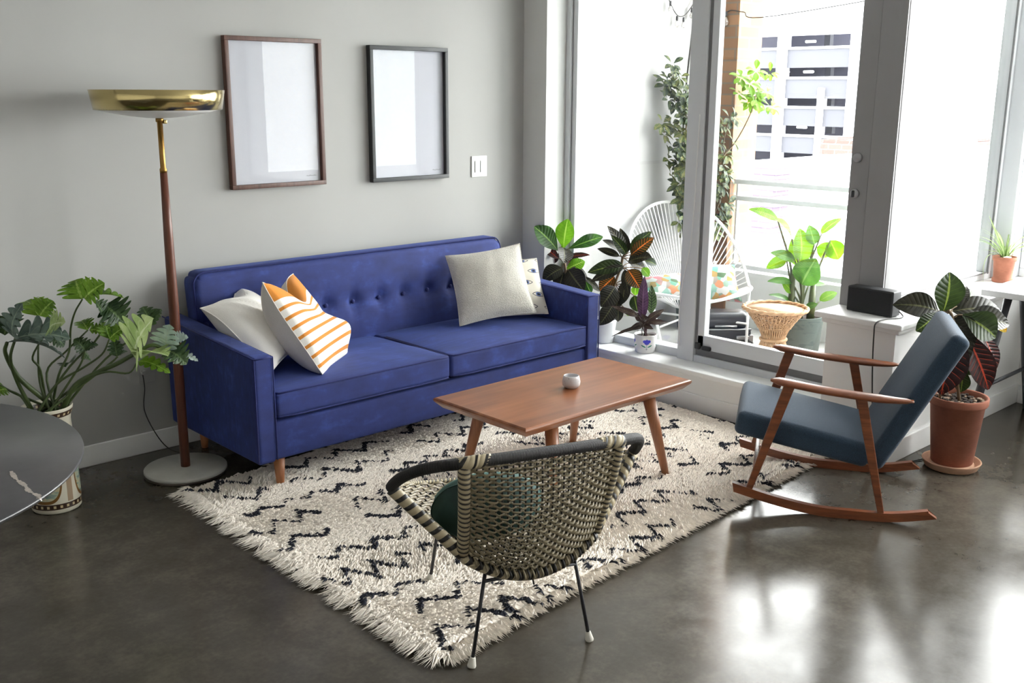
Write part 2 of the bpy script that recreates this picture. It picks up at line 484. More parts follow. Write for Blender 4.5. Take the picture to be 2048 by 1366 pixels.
PHILO = [
    (1.203, -0.426, 0.731, 1.386, -0.488, 0.725, 0.103, 's'),
    (1.196, -0.447, 0.736, 1.201, -0.506, 0.875, 0.067, 's'),
    (1.19, -0.345, 0.731, 1.198, -0.421, 0.83, 0.082, 'k'),
    (1.172, -0.425, 0.72, 1.357, -0.502, 0.662, 0.08, 's'),
    (1.319, -0.356, 0.791, 1.307, -0.25, 0.849, 0.074, 'h'),
    (1.322, -0.36, 0.791, 1.374, -0.367, 0.848, 0.078, 'h'),
    (1.318, -0.465, 0.76, 1.349, -0.535, 0.795, 0.059, 'l'),
    (1.445, -0.488, 0.862, 1.441, -0.443, 0.937, 0.092, 'h'),
    (1.448, -0.491, 0.864, 1.58, -0.56, 0.871, 0.087, 'h'),
    (1.437, -0.535, 0.872, 1.494, -0.588, 0.935, 0.073, 'h'),
    (1.518, -0.515, 0.832, 1.571, -0.565, 0.762, 0.093, 'k'),
    (1.5, -0.54, 0.792, 1.474, -0.542, 0.861, 0.064, 'k'),
    (1.445, -0.516, 0.742, 1.443, -0.459, 0.775, 0.046, 'h'),
    (1.449, -0.519, 0.742, 1.505, -0.544, 0.737, 0.032, 'h'),
    (1.513, -0.552, 0.702, 1.514, -0.511, 0.766, 0.06, 'h'),
    (1.513, -0.552, 0.702, 1.567, -0.602, 0.759, 0.046, 'h'),
    (1.439, -0.482, 0.653, 1.406, -0.479, 0.706, 0.046, 'k'),
    (1.439, -0.482, 0.653, 1.489, -0.488, 0.675, 0.042, 'k'),
    (1.542, -0.538, 0.622, 1.546, -0.514, 0.69, 0.037, 'k'),
    (1.546, -0.541, 0.625, 1.581, -0.546, 0.642, 0.033, 'k'),
    (1.563, -0.68, 0.627, 1.569, -0.796, 0.814, 0.119, 'l'),
    (1.566, -0.683, 0.627, 1.634, -0.802, 0.603, 0.037, 'h'),
    (1.573, -0.69, 0.637, 1.623, -0.819, 0.681, 0.078, 'l'),
    (1.67, -0.589, 0.741, 1.658, -0.551, 0.814, 0.056, 'k'),
    (1.669, -0.588, 0.736, 1.714, -0.589, 0.802, 0.056, 'k'),
    (1.666, -0.722, 0.66, 1.678, -0.733, 0.764, 0.074, 'm'),
    (1.669, -0.725, 0.66, 1.707, -0.802, 0.621, 0.074, 'k'),
    (1.703, -0.729, 0.689, 1.738, -0.762, 0.713, 0.042, 'm'),
    (1.701, -0.727, 0.641, 1.755, -0.805, 0.623, 0.028, 'm'),
    (1.421, -0.384, 0.589, 1.406, -0.342, 0.569, 0.057, 'k'),
    (1.453, -0.386, 0.599, 1.492, -0.395, 0.589, 0.043, 'k'),
    (1.178, -0.335, 0.513, 1.122, -0.35, 0.514, 0.051, 'h'),
    (1.343, -0.352, 0.708, 1.405, -0.369, 0.662, 0.056, 'k')]
SCHEF = [(5.657, -0.234, 0.538), (5.652, -0.23, 0.814), (5.633, -0.212, 1.018), (5.647, -0.157, 1.282), (5.609, -0.19, 1.515), (5.549, -0.134, 1.709), (5.533, -0.119, 1.837)]
SCHEFB = [(5.756, -0.233, 0.875), (5.809, -0.282, 1.148), (5.914, -0.38, 1.333), (5.98, -0.442, 1.516), (6.004, -0.464, 1.647)]
SCHEFC = [(5.795, -0.199, 0.589), (5.897, -0.294, 0.939), (5.9, -0.297, 1.178), (5.901, -0.298, 1.347), (5.929, -0.324, 1.531)]
PHILO_STEMS = [
    [(1.27, -0.352, 0.431), (1.228, -0.381, 0.542), (1.19, -0.387, 0.612), (1.17, -0.396, 0.678), (1.172, -0.425, 0.72)],
    [(1.281, -0.362, 0.436), (1.208, -0.376, 0.545), (1.183, -0.407, 0.65), (1.203, -0.426, 0.731)],
    [(1.284, -0.365, 0.436), (1.293, -0.374, 0.509), (1.294, -0.374, 0.624), (1.32, -0.358, 0.791)],
    [(1.326, -0.404, 0.446), (1.348, -0.425, 0.557), (1.392, -0.439, 0.648), (1.404, -0.45, 0.744), (1.421, -0.466, 0.81), (1.446, -0.489, 0.862)],
    [(1.295, -0.375, 0.445), (1.338, -0.416, 0.519), (1.425, -0.469, 0.581), (1.487, -0.527, 0.639), (1.513, -0.552, 0.702)],
    [(1.333, -0.411, 0.446), (1.392, -0.466, 0.514), (1.475, -0.543, 0.578), (1.513, -0.606, 0.612), (1.572, -0.676, 0.663), (1.614, -0.715, 0.691), (1.666, -0.722, 0.66)],
    [(1.347, -0.424, 0.456), (1.414, -0.486, 0.529), (1.477, -0.573, 0.578), (1.536, -0.656, 0.58), (1.564, -0.682, 0.627)],
    [(1.333, -0.411, 0.451), (1.383, -0.431, 0.523), (1.423, -0.468, 0.601), (1.439, -0.482, 0.653)],
    [(1.271, -0.353, 0.44), (1.204, -0.331, 0.493), (1.157, -0.328, 0.535), (1.141, -0.327, 0.547)],
    [(1.274, -0.356, 0.436), (1.226, -0.338, 0.475), (1.178, -0.335, 0.513)],
    [(1.306, -0.359, 0.454), (1.331, -0.341, 0.553), (1.393, -0.398, 0.641), (1.445, -0.516, 0.742)],
    [(1.292, -0.373, 0.45), (1.297, -0.377, 0.576), (1.269, -0.392, 0.642), (1.318, -0.465, 0.76)],
    [(1.351, -0.387, 0.456), (1.505, -0.503, 0.578), (1.544, -0.539, 0.622)],
    [(1.358, -0.393, 0.456), (1.519, -0.475, 0.604), (1.669, -0.588, 0.736)],
    [(1.344, -0.38, 0.451), (1.406, -0.397, 0.58), (1.496, -0.495, 0.709), (1.518, -0.515, 0.832)]]
SCHEF_TUFTS = [(5.517, -0.13, 1.841), (5.504, -0.164, 1.796), (5.481, -0.113, 1.747), (5.517, -0.115, 1.741), (5.578, -0.147, 1.762), (5.541, -0.078, 1.714), (5.564, -0.129, 1.71), (5.508, -0.089, 1.709), (5.558, -0.094, 1.695), (5.583, -0.115, 1.669), (5.573, -0.178, 1.661), (5.646, -0.166, 1.637), (5.587, -0.231, 1.651), (5.509, -0.113, 1.617), (5.587, -0.175, 1.601), (5.552, -0.13, 1.599), (5.596, -0.157, 1.577), (5.687, -0.196, 1.536), (5.629, -0.161, 1.564), (5.656, -0.23, 1.535), (5.637, -0.173, 1.519), (5.544, -0.202, 1.518), (5.597, -0.247, 1.491), (5.595, -0.236, 1.471), (5.569, -0.103, 1.454), (5.452, -0.118, 1.462), (5.648, -0.176, 1.429), (5.707, -0.213, 1.422), (5.55, -0.126, 1.44), (5.49, -0.099, 1.393), (5.559, -0.219, 1.396), (5.686, -0.2, 1.387), (5.651, -0.242, 1.344), (5.598, -0.172, 1.332), (5.636, -0.155, 1.331), (5.612, -0.167, 1.297), (5.589, -0.106, 1.3), (5.552, -0.217, 1.296), (5.541, -0.205, 1.252), (5.576, -0.232, 1.25), (5.633, -0.192, 1.253), (5.599, -0.152, 1.199), (5.541, -0.107, 1.225), (5.669, -0.259, 1.22), (5.607, -0.215, 1.174), (5.586, -0.16, 1.17), (5.599, -0.147, 1.168), (5.565, -0.12, 1.117), (5.611, -0.152, 1.131), (5.568, -0.168, 1.135), (5.626, -0.24, 1.096), (5.59, -0.188, 1.066), (5.648, -0.258, 1.094), (5.637, -0.23, 1.02), (5.592, -0.176, 1.05), (5.616, -0.152, 1.019), (5.618, -0.159, 0.997), (5.63, -0.24, 0.981), (5.611, -0.154, 0.996), (5.598, -0.199, 0.954), (5.659, -0.18, 0.946), (5.632, -0.151, 0.962), (5.669, -0.262, 0.884), (5.657, -0.283, 0.889), (5.675, -0.234, 0.888), (5.625, -0.236, 0.87), (5.618, -0.191, 0.875), (5.576, -0.235, 0.852), (5.718, -0.235, 0.801), (5.687, -0.258, 0.797), (5.566, -0.206, 0.809), (5.627, -0.21, 0.763), (5.646, -0.214, 0.75), (5.661, -0.19, 0.775), (5.631, -0.239, 0.716), (5.647, -0.184, 0.719), (5.654, -0.175, 0.707)]
SCHEFC_TUFTS = [(5.9, -0.375, 1.496), (5.879, -0.35, 1.494), (5.87, -0.276, 1.453), (5.912, -0.281, 1.445), (5.802, -0.268, 1.4), (5.889, -0.232, 1.396), (5.944, -0.349, 1.334), (5.863, -0.294, 1.325), (5.899, -0.327, 1.251), (5.828, -0.292, 1.262), (5.885, -0.31, 1.181), (5.837, -0.267, 1.203), (5.89, -0.315, 1.114), (5.912, -0.329, 1.12), (5.896, -0.277, 1.058), (5.881, -0.296, 1.052), (5.886, -0.268, 0.991), (5.848, -0.269, 0.998), (5.918, -0.342, 0.913), (5.91, -0.35, 0.92), (5.918, -0.282, 0.876), (5.935, -0.3, 0.845), (5.917, -0.315, 0.788), (5.823, -0.304, 0.8), (5.832, -0.307, 0.726), (5.896, -0.252, 0.743)]
SCHEFB_TUFTS = [(6.081, -0.421, 1.641), (6.138, -0.502, 1.566), (6.111, -0.492, 1.792), (6.071, -0.424, 1.671), (5.914, -0.386, 1.66), (5.988, -0.462, 1.805), (6.045, -0.39, 1.577), (6.018, -0.46, 1.612), (5.959, -0.38, 1.726), (5.99, -0.417, 1.605), (6.021, -0.421, 1.64), (6.12, -0.473, 1.665), (6.115, -0.467, 1.568), (6.005, -0.409, 1.723), (5.928, -0.392, 1.762)]

def wb(mb, name, mats, parent=None, kind=None):
    """link a mesh given in room coordinates under its parent"""
    if parent is not None:
        r = parent
        while r.parent: r = r.parent
        ox, oy, oz = r.location
        mb.v = [(x - ox, y - oy, z - oz) for x, y, z in mb.v]
    return mb.build(name, mats, parent, kind=kind)

# ------------------------------------------------------------------ shared materials
M = {}
M['wall'] = plain('wall_paint', (0.41, 0.407, 0.392, 1), 0.75, var=0.015, scale=3, bump=0.05)
M['trim'] = plain('white_trim', (0.86, 0.86, 0.85, 1), 0.45, var=0.02, scale=4)
M['room'] = plain('far_wall_paint', (0.78, 0.77, 0.75, 1), 0.8, var=0.015, scale=3)
M['ceil'] = plain('ceiling_paint', (0.80, 0.80, 0.79, 1), 0.85, var=0.02, scale=3)
M['frame'] = plain('window_frame_grey', (0.66, 0.68, 0.70, 1), 0.4, var=0.02, scale=5)
M['frame_dark'] = plain('door_post_grey', (0.27, 0.265, 0.27, 1), 0.5, var=0.03, scale=5)
M['gasket'] = plain('grey_gasket', (0.16, 0.16, 0.165, 1), 0.6)
M['glass'] = glass('window_glass')
M['glazing'] = glass('matt_glazing', (0.98, 0.98, 0.985, 1), 1.22)
M['black'] = plain('black_metal', (0.018, 0.018, 0.022, 1), 0.45)
M['blackp'] = plain('black_plastic', (0.02, 0.021, 0.024, 1), 0.5)
M['cord'] = plain('dark_cord', (0.03, 0.028, 0.026, 1), 0.6)
M['brass'] = NT('polished_brass').set(Roughness=0.16, Metallic=1.0).m
M['brass'].node_tree.nodes['Principled BSDF'].inputs['Base Color'].default_value = (0.56, 0.45, 0.21, 1)
M['old_brass'] = plain('aged_brass', (0.33, 0.19, 0.055, 1), 0.38, metal=1.0, var=0.1, scale=30)
M['chrome'] = plain('worn_steel', (0.35, 0.35, 0.36, 1), 0.35, metal=0.9)
M['white'] = plain('white_plastic', (0.8, 0.8, 0.79, 1), 0.4, var=0.01)
M['velvet'] = velvet()
M['walnut'] = wood('walnut', lin(62, 34, 24), lin(104, 60, 40), 2, 0.42)
M['soil'] = plain('potting_soil', (0.045, 0.032, 0.025, 1), 0.95, var=0.5, scale=60, bump=0.8)

def floor_mat():
    a = NT('polished_concrete')
    v = a.coord()
    n1 = a.noise(v, 1.3, 6, 0.6); n2 = a.noise(v, 9, 5, 0.65); n3 = a.noise(v, 55, 3, 0.6)
    h = a.math('ADD', a.math('MULTIPLY', n1, 0.5), a.math('ADD', a.math('MULTIPLY', n2, 0.32), a.math('MULTIPLY', n3, 0.18)))
    a.base(a.ramp(h, (0.34, lin(58, 53, 46)), (0.5, lin(72, 67, 59)), (0.66, lin(92, 86, 77))))
    rg = a.n('ShaderNodeMapRange'); a.l(n2, rg.inputs[0])
    for i, q in ((1, 0.3), (2, 0.7), (3, 0.15), (4, 0.23)): rg.inputs[i].default_value = q
    a.l(rg.outputs[0], a.p.inputs['Roughness'])
    a.set(IOR=1.37)
    a.bump(n3, 0.012, 0.004)
    return a.m
M['floor'] = floor_mat()

# ------------------------------------------------------------------ the room
XW, YK = 4.29, -2.44          # window wall inner face, low wall inner face
CEIL = 2.75
def sbox(name, a, b, mat, bev=0.0):
    return struct(MB().box(a, b, 0, bev).build(name, mat))

sbox('floor', (-2.2, -7.7, -0.06), (6.1, 0.2, 0.0), M['floor'])
sbox('ceiling', (-2.2, -7.7, CEIL), (6.15, 0.2, CEIL + 0.1), M['ceil'])
sbox('wall_back', (-2.2, 0.0, 0.0), (4.56, 0.14, CEIL), M['wall'])
sbox('wall_left', (-2.34, -7.7, 0.0), (-2.2, 0.2, CEIL), M['room'])
sbox('wall_front', (-2.2, -7.84, 0.0), (6.15, -7.7, CEIL), M['room'])
w = MB()
w.box((XW, -0.19, 0.0), (4.56, 0.0, CEIL))                # jamb beside the sofa wall
w.box((XW, -2.45, 2.45), (4.56, -0.19, CEIL))             # head over the glazing
struct(w.build('wall_window', plain('wall_paint_brightened', (0.66, 0.66, 0.645, 1), 0.7, var=0.015, scale=3)))  # same wall paint, its colour lightened to stand in for window light
sbox('wall_kerb', (XW, -2.10, 0.0), (4.56, -0.1905, 0.205), M['trim'])
w = MB()
w.box((4.26, YK, 0.0), (5.93, -2.10, 0.632))
w.box((4.62, YK, 2.55), (6.15, -2.15, CEIL))
w.box((5.75, -6.3, 0.0), (5.93, YK, 0.632))
w.box((5.75, -6.3, 2.66), (6.15, -2.2, CEIL))
w.box((5.75, -7.7, 0.0), (6.15, -6.3, CEIL))
struct(w.build('wall_right', M['trim']))
w = MB()                                                   # cap board and moulding of the low wall
w.box((4.215, -2.485, 0.645), (5.93, -2.055, 0.672), 0, 0.006)
w.box((4.235, -2.465, 0.622), (5.92, -2.085, 0.645), 0, 0.005)
w.box((5.70, -6.3, 0.645), (5.97, -2.47, 0.672), 0, 0.006)
struct(w.build('trim_1', M['trim']))
w = MB(); w.box((XW - 0.02, -2.098, 0.195), (4.56, -0.192, 0.223), 0, 0.006)
struct(w.build('trim_2', M['trim']))
w = MB(); w.box((-2.2, -0.014, 0.0), (4.289, -0.0005, 0.098), 0, 0.004)
struct(w.build('baseboard_back', M['trim']))
w = MB(); w.box((XW - 0.014, -2.098, 0.0), (XW - 0.0005, -0.001, 0.095), 0, 0.004)
struct(w.build('baseboard_window', M['trim']))
w = MB(); w.box((4.262, YK - 0.014, 0.0), (5.748, YK - 0.0005, 0.105), 0, 0.004)
w.box((5.736, -7.69, 0.0), (5.7495, YK - 0.015, 0.105), 0, 0.004)
struct(w.build('baseboard_right', M['trim']))

# window_1: the fixed pane beside the sliding door
f = MB()
f.box((4.45, -0.225, 0.223), (4.54, -0.19, 2.45), 0, 0.004)
f.box((4.47, -0.262, 0.25), (4.53, -0.225, 2.42), 0, 0.003)
f.box((4.45, -1.125, 0.223), (4.54, -0.225, 0.27), 0, 0.004)
f.box((4.45, -1.125, 2.41), (4.54, -0.225, 2.45), 0, 0.004)
f.box((4.43, -1.215, 0.223), (4.55, -1.105, 2.45), 0, 0.004)
f.box((4.47, -1.105, 0.27), (4.53, -1.09, 2.42), 0, 0.002)
wf = struct(f.build('window_1', M['frame']))
MB().box((4.497, -1.10, 0.262), (4.503, -0.255, 2.415)).build('glass_pane', M['glass'], wf)
g = MB(); g.box((4.468, -0.2285, 0.25), (4.471, -0.2255, 2.42)); g.box((4.46, -1.093, 0.27), (4.469, -1.088, 2.41))
g.build('gasket', M['gasket'], wf)
# door_1: the sliding glass door and its track
f = MB()
f.box((4.44, -1.275, 0.30), (4.485, -1.232, 2.44), 0, 0.004)
f.box((4.44, -2.06, 0.30), (4.485, -1.23, 0.378), 0, 0.004)
f.box((4.44, -2.06, 2.36), (4.485, -1.23, 2.44), 0, 0.004)
dr = struct(f.build('door_1', M['frame']))
MB().box((4.46, -2.06, 0.37), (4.466, -1.27, 2.37)).build('glass_pane', M['glass'], dr)
MB().box((4.44, -2.15, 0.30), (4.49, -2.055, 2.44), 0, 0.004).build('lock_stile', M['frame_dark'], dr)
t = MB(); t.box((4.435, -2.10, 0.223), (4.55, -1.215, 0.262), 0, 0.003); t.box((4.50, -2.10, 0.262), (4.55, -1.215, 0.29), 0, 0.003)
t.box((4.435, -2.10, 2.44), (4.55, -1.215, 2.46))
t.build('door_track', M['frame'], dr)
g = MB(); g.box((4.447, -2.06, 0.262), (4.48, -1.22, 0.30)); g.box((4.439, -1.2335, 0.3), (4.4445, -1.2165, 2.44))
g.box((4.4485, -1.228, 0.30), (4.45, -1.216, 2.44))
g.build('gasket', M['gasket'], dr)
b = MB(); b.rbox((4.432, -1.30, 0.312), (0.012, 0.028, 0.012), 0.008, 3, 2); b.rbox((4.43, -1.245, 0.318), (0.012, 0.016, 0.018), 0.008, 3, 2)
b.build('door_roller', M['blackp'], dr)
for z, r in ((1.37, 0.021), (1.205, 0.021)):
    l = MB(); pts = [(0, r), (0.012, r), (0.016, r * 0.8), (0.018, 0.0)]
    l.lathe([(q, h) for h, q in pts], (0, 0, 0), 24)
    l.v = [(4.44 - zz, -2.092 + xx, z + yy) for xx, yy, zz in l.v]
    lk = l.build('lock_plate' if z > 1.3 else 'thumb_turn', M['chrome'], dr)
    if z < 1.3:
        k = MB().rbox((4.416, -2.092, z), (0.008, 0.005, 0.016), 0.004, 2, 1); k.build('turn_piece', M['black'], lk)
# the post between the door and window_2
sbox('trim_3', (4.446, -2.275, 0.672), (4.62, -2.15, CEIL), M['frame_dark'], 0.004)
sbox('trim_4', (4.4355, -2.272, 0.672), (4.4455, -2.152, CEIL), M['frame_dark'])

# window_2: over the low wall, looking across the balcony
f = MB()
f.box((4.622, -2.235, 0.672), (5.74, -2.165, 0.705), 0, 0.004)
f.box((4.622, -2.235, 2.5), (5.74, -2.165, 2.55), 0, 0.004)
f.box((5.70, -2.235, 0.705), (5.74, -2.165, 2.5), 0, 0.004)
f.box((4.622, -2.235, 0.705), (4.64, -2.165, 2.5), 0, 0.004)
wf = struct(f.build('window_2', M['frame']))
MB().box((4.635, -2.203, 0.70), (5.705, -2.197, 2.505)).build('glass_pane', M['glass'], wf)
g = MB(); g.box((5.69, -2.2375, 0.70), (5.7, -2.228, 2.5)); g.box((4.64, -2.2375, 0.705), (5.7, -2.23, 0.711))
g.build('gasket', M['gasket'], wf)
# corner post
f = MB(); f.box((5.742, -2.32, 0.672), (5.99, -2.165, CEIL - 0.2), 0, 0.005);
f.box((5.78, -2.328, 0.672), (5.80, -2.31, 2.55)); 
struct(f.build('trim_5', M['frame']))
# window_3: the long glazed wall on the right
f = MB()
f.box((5.90, -6.3, 0.672), (5.98, -2.322, 0.72), 0, 0.004); f.box((5.90, -6.3, 2.61), (5.98, -2.322, 2.66), 0, 0.004)
for y in (-2.352, -4.3, -6.26):
    f.box((5.90, y - 0.04, 0.72), (5.98, y + 0.03, 2.61), 0, 0.004)
wf = struct(f.build('window_3', M['frame']))
MB().box((5.937, -6.28, 0.7), (5.943, -2.34, 2.62)).build('glass_pane', M['glass'], wf)

# ------------------------------------------------------------------ outside: balcony
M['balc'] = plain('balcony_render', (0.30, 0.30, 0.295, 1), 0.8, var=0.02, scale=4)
M['balc_floor'] = plain('balcony_concrete', (0.36, 0.36, 0.35, 1), 0.8, var=0.1, scale=6)
def brick_mat(name, c1, c2, mortar, scale=1.0):
    a = NT(name); a.set(Roughness=0.9)
    b = a.n('ShaderNodeTexBrick'); a.l(a.coord('Generated' if False else 'Object', (scale, scale, scale)), b.inputs['Vector'])
    return a, b
def brick(name, c1, c2, mortar, wx=0.22, hz=0.075):
    a = NT(name); a.set(Roughness=0.9)
    t = a.n('ShaderNodeTexCoord'); s = a.n('ShaderNodeSeparateXYZ'); a.l(t.outputs['Object'], s.inputs[0])
    cb = a.n('ShaderNodeCombineXYZ'); a.l(a.math('ADD', s.outputs[0], s.outputs[1]), cb.inputs[0]); a.l(s.outputs[2], cb.inputs[1])
    b = a.n('ShaderNodeTexBrick'); a.l(cb.outputs[0], b.inputs['Vector'])
    b.inputs['Scale'].default_value = 1.0; b.inputs['Brick Width'].default_value = wx; b.inputs['Row Height'].default_value = hz
    b.inputs['Mortar Size'].default_value = 0.006 * wx / 0.22; b.inputs['Color1'].default_value = c1; b.inputs['Color2'].default_value = c2; b.inputs['Mortar'].default_value = mortar
    a.base(b.outputs['Color']); return a.m
M['brick'] = brick('orange_brick', lin(150, 112, 82), lin(126, 94, 70), lin(118, 104, 92))
sbox('ground', (-40, -120, -9.2), (160, 120, -9.0), plain('pale_street', (0.55, 0.55, 0.55, 1), 0.9, var=0.1, scale=0.2))
sbox('floor_balcony', (4.56, -2.16, -0.1), (6.3, -0.03, 0.05), M['balc_floor'])
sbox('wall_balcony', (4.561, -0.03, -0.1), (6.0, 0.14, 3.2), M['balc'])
tag(MB().box((6.0, -0.30, -9.0), (6.28, 0.14, 4.2)).build('brick_column', M['brick']), 'orange brick column at the far end of the white balcony wall', 'column', kind='structure')
f = MB(); f.box((6.02, -2.16, 0.05), (6.12, -0.30, 0.44)); struct(f.build('wall_parapet', plain('white_parapet', (0.72, 0.72, 0.72, 1), 0.8, var=0.02, scale=4)))
M['rail'] = plain('pale_rail_paint', (0.70, 0.72, 0.74, 1), 0.5, var=0.02)
rl = thing('balcony_railing', 'pale metal balcony railing with two horizontal rails across the door view', 'railing', (6.05, -0.31, 0.44))
wb(MB().box((6.02, -2.155, 1.045), (6.08, -0.31, 1.08), 0, 0.006), 'top_rail', M['rail'], rl)
wb(MB().box((6.03, -2.15, 0.93), (6.06, -0.312, 0.965), 0, 0.005), 'middle_rail', M['rail'], rl)
wb(MB().box((6.03, -2.15, 0.455), (6.06, -0.312, 0.49), 0, 0.005), 'bottom_rail', M['rail'], rl)
for y in (-0.335, -1.19, -2.13):
    wb(MB().box((6.034, y - 0.009, 0.44), (6.056, y + 0.009, 1.05), 0, 0.003), 'post', M['rail'], rl)

# ------------------------------------------------------------------ outside: the street
M['conc'] = plain('pale_concrete', (0.50, 0.50, 0.52, 1), 0.85, var=0.03, scale=0.3)
M['spand'] = plain('blue_grey_panel', (0.036, 0.0375, 0.046, 1), 0.8, var=0.03, scale=0.3)
M['deck'] = plain('garage_deck', (0.22, 0.22, 0.28, 1), 0.9)
gx = 85.0
ga = thing('parking_garage', 'pale multi-level parking garage seen through the sliding door, dark open decks with lit tubes', 'building', (gx, 47, -9.0))
y0, y1 = 41.3, 60.0
levels = [(6.80, 5.80), (3.97, 3.17), (1.25, 0.56), (-1.22, -2.0), (-3.7, -4.6), (-6.3, -7.2)]
zt = 10.5
for i, (a, b_) in enumerate(levels):
    wb(MB().box((gx, y0, a), (gx + 0.3, 52.6, zt)), 'spandrel', M['conc'] if i == 0 else M['spand'], ga)
    wb(MB().box((gx - 0.12, y0, b_ - 0.22), (gx + 0.2, 52.6, b_)), 'ledge', M['conc'], ga)
    wb(MB().box((gx + 0.3, y0, zt - 0.9), (gx + 16, 59.0, zt - 0.6)), 'deck', M['deck'], ga)
    zt = b_ - 0.2
wb(MB().box((gx + 0.1, y0, -9), (gx + 0.3, 52.6, zt)), 'spandrel', M['spand'], ga)
wb(MB().box((gx + 15, y0, -9), (gx + 16, 59, 9.5)), 'rear_wall', M['deck'], ga)
wb(MB().box((gx, 52.6, -9), (gx + 0.3, y1, 10.5)), 'end_wall', M['conc'], ga)
wb(MB().box((gx + 0.3, 59.0, -9), (gx + 16, 59.3, 9.5)), 'side_wall', M['deck'], ga)
for a, b_ in ((49.5, 50.45), (41.3, 43.1)):
    wb(MB().box((gx - 0.3, a, -9), (gx + 0.5, b_, 10.5)), 'column', M['conc'], ga)
wb(MB().box((gx - 0.3, 45.4, -9), (gx + 0.5, 45.95, 2.2)), 'column', M['conc'], ga)
for y, zt_, zb in ((47.6, 6.8, 5.7), (47.3, 3.97, 3.1), (47.0, 1.25, 0.5), (46.7, -1.22, -2.0)):
    wb(MB().box((gx + 4, y, zb), (gx + 4.6, y + 0.6, zt_ + 0.5)), 'inner_column', M['spand'], ga)
lm = NT('lit_tube'); lm.set(Emission_Strength=9.0); lm.p.inputs['Emission Color'].default_value = (1, 1, 1, 1)
for y, z in ((51.3, 6.15), (48.4, 6.35), (51.0, 3.65), (48.4, 3.65), (43.8, 3.8), (48.7, -1.4), (43.6, 6.6)):
    wb(MB().rbox((gx + 2, y, z), (0.1, 0.55, 0.11), 0.09, 3, 2), 'tube_light', lm.m, ga)
wr = thing('flat_roof_building', 'low white flat-roofed building below the garage seen over the railing', 'building', (22, 5.5, -9.0))
wb(MB().box((19, 2.6, -9), (30, 8.35, 0.25)), 'wall', plain('white_roofing', (0.85, 0.85, 0.86, 1), 0.8), wr)
wb(MB().box((18.85, 2.5, 0.06), (19.0, 8.45, 0.14)), 'gutter', M['rail'], wr)
wb(MB().box((18.97, 7.55, -0.15), (19.0, 8.3, 0.24)), 'side_panel', M['spand'], wr)
M['oldbrick'] = brick('pale_old_brick', lin(76, 56, 52), lin(68, 51, 47), lin(90, 84, 82), 0.5, 0.18)
br = MB(); br.box((32, 9.5, -9), (36, 14.3, 0.05))
for i in range(16):
    br.box((32 + 0.02, 9.5 + i * 0.3, 0.05), (36, 9.5 + i * 0.3 + 0.3, 0.12 + 0.28 * abs(nz((i * 0.37, 1, 2), 1.7))))
tag(br.build('brick_building', M['oldbrick']), 'pale red brick building with a ragged top below the parking garage', 'building')
ch = MB()
for i in range(14):
    ch.box((15 + 0.012 * (i % 2), 5.10 + 0.02 * (i % 3), -9 if i == 0 else -0.75 + i * 0.09), (15.5, 5.58 + 0.015 * (i % 2), -0.66 + i * 0.09))
tag(ch.build('chimney', brick('lilac_brick', lin(78, 66, 74), lin(70, 60, 74), lin(96, 90, 96), 0.3, 0.1)), 'weathered brick chimney rising behind the balcony rails beside the brick column', 'chimney')

